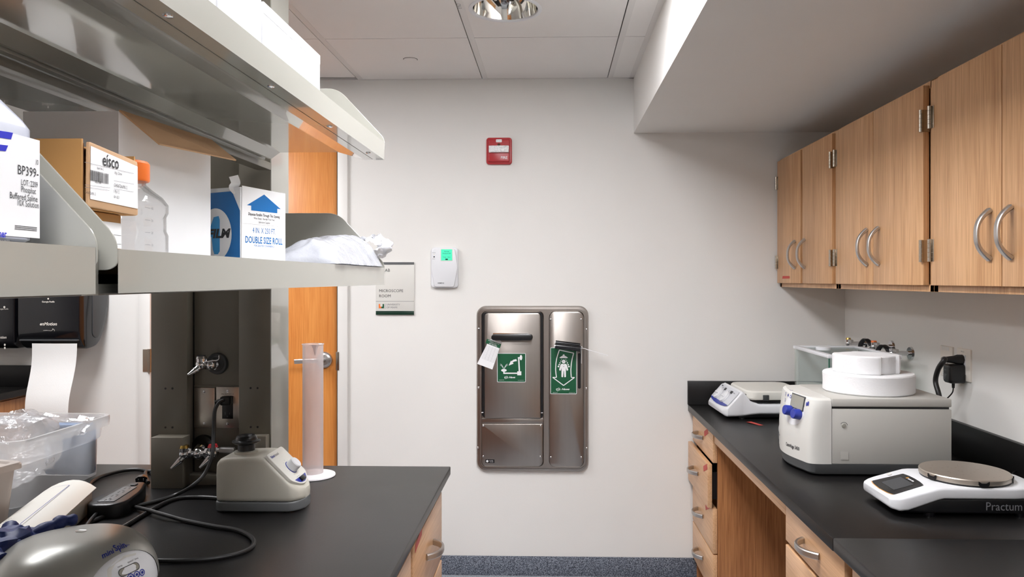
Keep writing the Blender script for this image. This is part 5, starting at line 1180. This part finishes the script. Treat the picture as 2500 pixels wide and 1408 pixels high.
m = MB(TB); m.poly(roundpoly([(-.066, -.044), (-.045, -.049), (0, -.052), (.045, -.049), (.066, -.044), (.058, .040), (.030, .044), (0, .045), (-.030, .044), (-.058, .040)], .004, 2), .0012); m.mi = 1; m.quad(-.038, .038, -.030, .024, .0016); m.build('touch_display', [BLACKG, DARKG], top)
m = MB(TB); m.text('sartorius', -.012, .0305, .0085, .0016, bold=.0003); m.build('lettering', PAPER, top); m = MB(TB); m.poly([(-.022, .030), (-.016, .030), (-.016, .037), (-.020, .037)], .0016)
m.build('logo_mark', ORANGEL, top)
m = MB(TB); pts = [(-.066, -.0455), (-.045, -.0505), (0, -.0535), (.045, -.0505), (.066, -.0455)]
for a, b in zip(pts, pts[1:]): seg(m, a, b, .0016, .0013)
m.build('orange_line', ORANGEL, top)
m = MB(TB); disc(m, -.082, .012, .009, .0065, .0008); m.build('level_bubble', SIGNG, top)
m = MB(frame((0, .0035, 0), (1, 0, 0), (0, 0, 1))); m.text('Practum', .228, .022, .030, .0008, sx=.92); m.build('model_lettering', INKG, t)
px_, py_ = .234, .112
m = MB(); m.lathe([(.106, .080), (.110, .084), (.110, .094), (.108, .0965), (.100, .0970), (.001, .0975)], 72, (px_, py_, 0)); m.build('weighing_pan', STEELPAN, t)
m = MB(); m.lathe([(.108, .0775), (.108, .083), (.104, .084)], 60, (px_, py_, 0), cap0=False, cap1=False)
for a_ in (-160, -95, -35, 60): 
    a_ = math.radians(a_); u_ = Vector((-math.sin(a_), math.cos(a_), 0)); T = frame((px_+.1105*math.cos(a_), py_+.1105*math.sin(a_), .088), u_, (0, 0, 1)); m.T = T; m.prism(roundpoly([(-.013, -.001), (-.008, -.008), (.008, -.008), (.013, -.001), (.013, .007), (.006, .002), (-.006, .002), (-.013, .007)], .001, 2), -.001, .0015); m.T = Matrix()
m.build('pan_clip', BLACKP, t)
random.seed(11); m = MB()
for k in range(26):
    r = .09*math.sqrt(random.random()); a_ = random.random()*6.28; x, y = px_+r*math.cos(a_), py_+r*math.sin(a_); l_ = random.uniform(.002, .006); b_ = random.uniform(-.4, .4); m.put([(x, y, .0977), (x+l_, y+l_*b_, .0977), (x+l_, y+l_*b_+.0008, .0977), (x, y+.0008, .0977)], [(0, 1, 2, 3)])
m.build('scratch_mark', KRAFTD, t)
cable(t, [tuple(atZ(2470, 1180, ZT+.06)), tuple(atZ(2484, 1150, ZT+.03)), (1.375, 2.05, ZT+.05), (1.37, 1.93, ZT+.004), (1.35, 1.85, ZT+.004), (1.30, 1.80, ZT+.004), (1.225, 1.86, ZT+.004), (1.20, 1.90, ZT+.004), (1.215, 1.925, ZT+.004)], .0022)
# ================================================================ SHAKER BY THE BACK WALL
t = thing('shaker', 'white orbital shaker with flat platform and sloping two-knob panel, by the back wall', 'shaker', (.755, 3.27, ZT), math.radians(2))
SW = .31
def sring(x, z0, z1, i_=0, r=.012): return [(x, SW/2+y, z) for y, z in rrect(SW-2*i_, z1-z0, min(r, (z1-z0)*.45), 4, 0, (z0+z1)/2)]
m = MB(); m.loft([sring(-.018, .022, .040, .030), sring(-.008, .014, .050, .012), sring(.0, .012, .056, .004), sring(.056, .014, .118, .004), sring(.064, .014, .122, .006), sring(.072, .015, .118, .006), sring(.10, .020, .080, .003), sring(.135, .024, .068, .0), sring(.315, .024, .068, .0), sring(.33, .03, .064, .02)]); bd = m.build('housing', WHITEP, t)
m = MB(); m.box(.05, .31, .02, SW-.02, .006, .030, .006); m.build('base', BLACKP, t); m = MB()
for x, y in ((.07, .04), (.07, SW-.04), (.29, .04), (.29, SW-.04)): m.cyl((x, y, 0), (x, y, .01), .014, n=16)
m.build('foot', BLACKP, t)
m = MB(); m.box(.10, .33, .012, SW-.012, .070, .090, .008); m.build('drive_tray', BLACKP, t)
m = MB(); T = Matrix.Translation((.212, SW/2, 0)); m.T = T; m.loft([sqring(.253, SW-.004, .045, .086), sqring(.260, SW+.002, .048, .092), sqring(.256, SW-.002, .048, .118), sqring(.244, SW-.014, .045, .124)]); m.build('platform', CREAMP, t)
m = MB(); 
for x in (.150, .26): m.box(x, x+.026, -.004, .004, .084, .108, .002)
m.box(.083, .088, .03, .055, .084, .108, .002); m.build('clip', DARKG, t)
sl = math.atan2(.118-.056, .056); TS = frame((.026, SW/2, .0875), (0, -1, 0), (math.cos(sl), 0, math.sin(sl)))
m = MB(TS); m.prism(rrect(.290, .082, .012, 4), -.001, .0012); pnl = m.build('control_panel', mat('panel_grey', (206, 208, 214), .35), bd)
m = MB(TS); m.poly([(-.145, -.036), (.145, -.036), (.120, -.046), (.06, -.052), (0, -.054), (-.06, -.052), (-.120, -.046)], .0022); m.build('blue_strip', BLUE, pnl)
m = MB(TS)
for x in (-.075, .035): m.lathe([(.030, .001), (.028, .010), (.024, .012), (.001, .012)], 26, (x, -.010, 0)); m.box(x-.020, x+.020, -.015, -.005, .010, .017, .002)
m.build('knob', WHITEP, pnl)
m = MB(TS); 
for x, w_ in ((-.055, .026), (.045, .032)): m.quad(x, x+w_, .016, .030, .0022)
m.text('fisher', -.125, .028, .012, .0022, bold=.0003); m.text('shaker', .090, .022, .009, .0022)
for x in (-.075, .035):
    for k in range(14): a_ = math.radians(-70+k*17); seg(m, (x+.036*math.cos(a_), -.010+.036*math.sin(a_)), (x+.036*math.cos(a_+.3), -.010+.036*math.sin(a_+.3)), .0015, .0022)
m.build('lettering', INK, pnl)
m = MB(frame((0, -.0006+.0, 0), (1, 0, 0), (0, 0, 1))); 
# stirrer partly hidden behind the centrifuge
t = thing('stirrer', 'small white stirrer with blue switch peeking out left of the centrifuge', 'stirrer', (.975, 2.86, ZT))
m = MB(); m.loft([yzring(x, h_, .028, z_) for x, h_, z_ in st_]); m.build('housing', WHITEP, t); t.rotation_euler = (0, 0, PI)
m = MB(); m.loft([yzring(x+(.001 if x > 0 else -.001), h_+.0008, .002, .0285, .004) for x, h_, z_ in st_]); m.build('base', MIDG, t)
m = MB(TP); m.prism(pp, -.006, .002, .0015); pn = m.build('control_panel', CREAMP, t); m = MB(TP); m.poly(roundpoly([(-.040, -.046), (-.028, -.058), (0, -.065), (.028, -.058), (.040, -.046)], [0, .01, .02, .01, 0], 4), .0024); m.build('blue_switch_surround', BLUE, pn)
# ================================================================ ANALYTICAL BALANCE (glass draft shield)
q0 = atZ(2022, 866, ZT+.31); 
za = HC-(866-CY)*2.86/F; q0 = atY(2022, 866, 2.86); q1 = atY(2203, 867, 2.86); zt_ = q0.z; q2 = atZ(1966, 842, zt_)
t = thing('analytical_balance', 'analytical balance with glass draft shield behind the centrifuge', 'balance', ((q0.x+q1.x)/2, (q0.y+q2.y)/2, ZT))
x0, x1, y0, y1 = q0.x, q1.x, 2.86, q2.y-.01; hh = .014
m = MB(); m.box(x0, x1, y0, y0+.022, zt_-hh, zt_, .003); m.box(x0, x1, y1-.022, y1, zt_-hh, zt_, .003); m.box(x0, x0+.022, y0+.022, y1-.022, zt_-hh, zt_, .003); m.box(x1-.022, x1, y0+.022, y1-.022, zt_-hh, zt_, .003)
m.build('top_frame', WHITEP, t, world=True)
m = MB(); m.box(x0+.022, x1-.022, y0+.022, y1-.022, zt_-.010, zt_-.007); m.build('glass_lid', GLASS, t, world=True)
m = MB(); m.lathe([(.030, -.004), (.030, .006), (.026, .009), (.001, .009)], 30, (x0+.07, (y0+y1)/2+.04, zt_)); m.build('lid_knob', WHITEP, t, world=True)
m = MB(); m.box(x0+.004, x0+.007, y0+.010, y1-.010, ZT+.07, zt_-hh); m.box(x1-.007, x1-.004, y0+.010, y1-.010, ZT+.07, zt_-hh); m.box(x0+.008, x1-.008, y0+.004, y0+.007, ZT+.07, zt_-hh); m.build('glass_pane', GLASS, t, world=True)
m = MB(); m.box(x0+.003, x0+.0075, y0+.003, y0+.009, ZT+.07, zt_-hh); m.build('glass_edge', GLASSE, t, world=True)
m = MB(); m.box(x0-.002, x1+.01, y0-.01, y1+.01, ZT+.012, ZT+.07, .012); m.box(x0+.01, x1-.01, y1-.035, y1-.012, ZT+.07, zt_-hh, .002); m.build('housing', WHITEP, t, world=True); m = MB()
for x in (x0+.03, x1-.03):
    for y in (y0, y1-.03): m.cyl((x, y, ZT), (x, y, ZT+.013), .014, n=14)
m.build('foot', BLACKP, t, world=True)
# ================================================================ ON THE RIGHT WALL
RW = lambda y, z: frame((XR, y, z), (0, -1, 0), (0, 0, 1))
def gasr(px, py, label, button, gooseneck=True):
    p = atX(px, py, XR); t = thing('gas_valve', label, 'valve', tuple(p)); T = frame((0, 0, 0), (0, -1, 0), (0, 0, 1))
    m = MB(T); m.cyl((0, 0, 0), (0, 0, .008), .026, .024, 24); m.cyl((0, 0, .008), (0, 0, .075), .009); m.sphere((0, 0, .075), .013); m.cyl((0, 0, .075), (0, .018, .075), .0115, .0125, 16); m.build('valve_body', CHROME, t)
    m = MB(T); m.cyl((0, .018, .075), (0, .025, .075), .012, .010, 16); m.build('index_button', button, t)
    m = MB(T); m.tube([(.010, .014, .078), (.022, .014, .080), (.026, .014, .081), (.062, .015, .084), (.066, .015, .084)], 0, rect=((0, 1, 0), .013, [.006, .006, .012, .014, .010])); m.build('lever', SATIN, t)
    if gooseneck:
        m = MB(T); m.tube(catmull([(-.014, .004, .08), (-.020, .020, .088), (-.034, .028, .098), (-.048, .010, .108), (-.05, -.008, .11)], 5), 0, rect=((0, 0, 1), .020, .005)); m.build('black_strap', BLACKP, t)
        m = MB(T); m.cyl((-.012, -.004, .082), (-.045, -.022, .11), .009, .004, 14); m.build('nozzle', CHROME, t)
    return t
gasr(2112, 838, 'brass-topped gas valve on the right wall, farthest of the wall valves', BRASS, False)
gasr(2178, 846, 'gas valve with orange index on the right wall above the glass balance', ORANGE)
gasr(2225, 862, 'gas valve with dark strap on the right wall nearest the outlets', BLACKP)
def wplate(x0, y0_, x1, y1_, label):
    a = atX(x0, y0_, XR); b = atX(x1, y1_, XR); t = thing('wall_outlet', label, 'outlet', (XR, (a.y+b.y)/2, (a.z+b.z)/2)); w_, h_ = abs(a.y-b.y), abs(a.z-b.z); m = MB(frame((0, 0, 0), (0, -1, 0), (0, 0, 1))); m.prism(rrect(w_, h_, .003, 2), 0, .006, .003); m.build('plate', PLATEW, t); return t, w_, h_
FL = frame((0, 0, 0), (0, -1, 0), (0, 0, 1))
t, w_, h_ = wplate(2299, 842, 2329, 922, 'white data outlet plate on the right wall, left of the power outlet')
m = MB(FL); 
for z in (.045, -.044): m.prism(rrect(.050, .014, .001, 2, -.004, z), .0055, .0066)
m.build('label_holder', SIGNG, t)
m = MB(FL); 
for x, z in ((-.008, .008), (.010, .008), (-.008, -.010), (.010, -.010)): m.box(x-.006, x+.006, z-.006, z+.005, .0055, .0064)
m.build('jack', DARKG, t)
t, w_, h_ = wplate(2339, 848, 2373, 934, 'white power outlet plate on the right wall holding two black plugs')
m = MB(FL); m.box(-.017, .017, -.034, .034, .005, .0085, .001); m.build('receptacle', WHITEP, t); m = MB(FL); m.text('PNL EL-1', -.014, .043, .006, .0064); m.build('lettering', INK, t)
oy, oz = t.location.y, t.location.z
# thick cord and plug
CENTR = [o for o in COL.objects if o.name == 'centrifuge'][0]
m = MB(); m.loft([[(XR-.009-d, oy+a*wy, oz+.018+b*wz) for a, b in ((1, 0), (.7, .7), (0, 1), (-.7, .7), (-1, 0), (-.7, -.7), (0, -1), (.7, -.7))] for d, wy, wz in ((0, .017, .017), (.018, .017, .017), (.030, .014, .013), (.062, .009, .009))]); plg = m
m = MB(); P = catmull([(XR-.070, oy+.004, oz+.019), tuple(atX(2306, 878, XR-.10)), tuple(atX(2291, 900, XR-.11)), tuple(atX(2284, 930, XR-.11)), tuple(atX(2292, 962, XR-.11)), tuple(atX(2300, 1000, XR-.10))], 7); m.tube(P, .0085, 12); pcd = m.build('power_cord', RUBBER, CENTR, world=True); plg.build('plug', RUBBER, pcd, world=True)
t = thing('power_adapter', 'black square wall adapter plugged into the lower socket', 'adapter', (XR-.009, oy, oz-.022))
m = MB(frame((XR-.009, oy+.006, oz-.030), (0, -1, 0), (0, 0, 1))); m.prism(rrect(.050, .066, .012, 5), 0, .052, .010, 3); m.build('housing', BLACKP, t, world=True)
m = MB(frame((XR-.0615, oy+.006, oz-.030), (0, -1, 0), (0, 0, 1))); m.text('ADAPTER', -.018, .010, .005, .0005); 
for k in range(4): m.quad(-.018, .006-.004*k, -.004-k*.005, -.0025-k*.005, .0005)
m.build('lettering', INKG, t, world=True)
m = MB(); m.cyl((XR-.036, oy+.006, oz-.062), (XR-.036, oy+.006, oz-.080), .0055, .0045, 12); m.tube(catmull([(XR-.036, oy+.006, oz-.078), (XR-.038, oy+.012, oz-.10), (XR-.05, oy+.05, oz-.135), (XR-.08, oy+.09, oz-.17), (XR-.09, oy+.10, ZT+.02), (XR-.08, oy+.06, ZT+.004)], 6), .0022, 8); m.build('cable', RUBBER, t, world=True)
# the mini centrifuge's own cord
for o in list(COL.objects):
    if o.name.startswith('mini_centrifuge') and o.parent is None: cable(o, CORD_B, .0052)
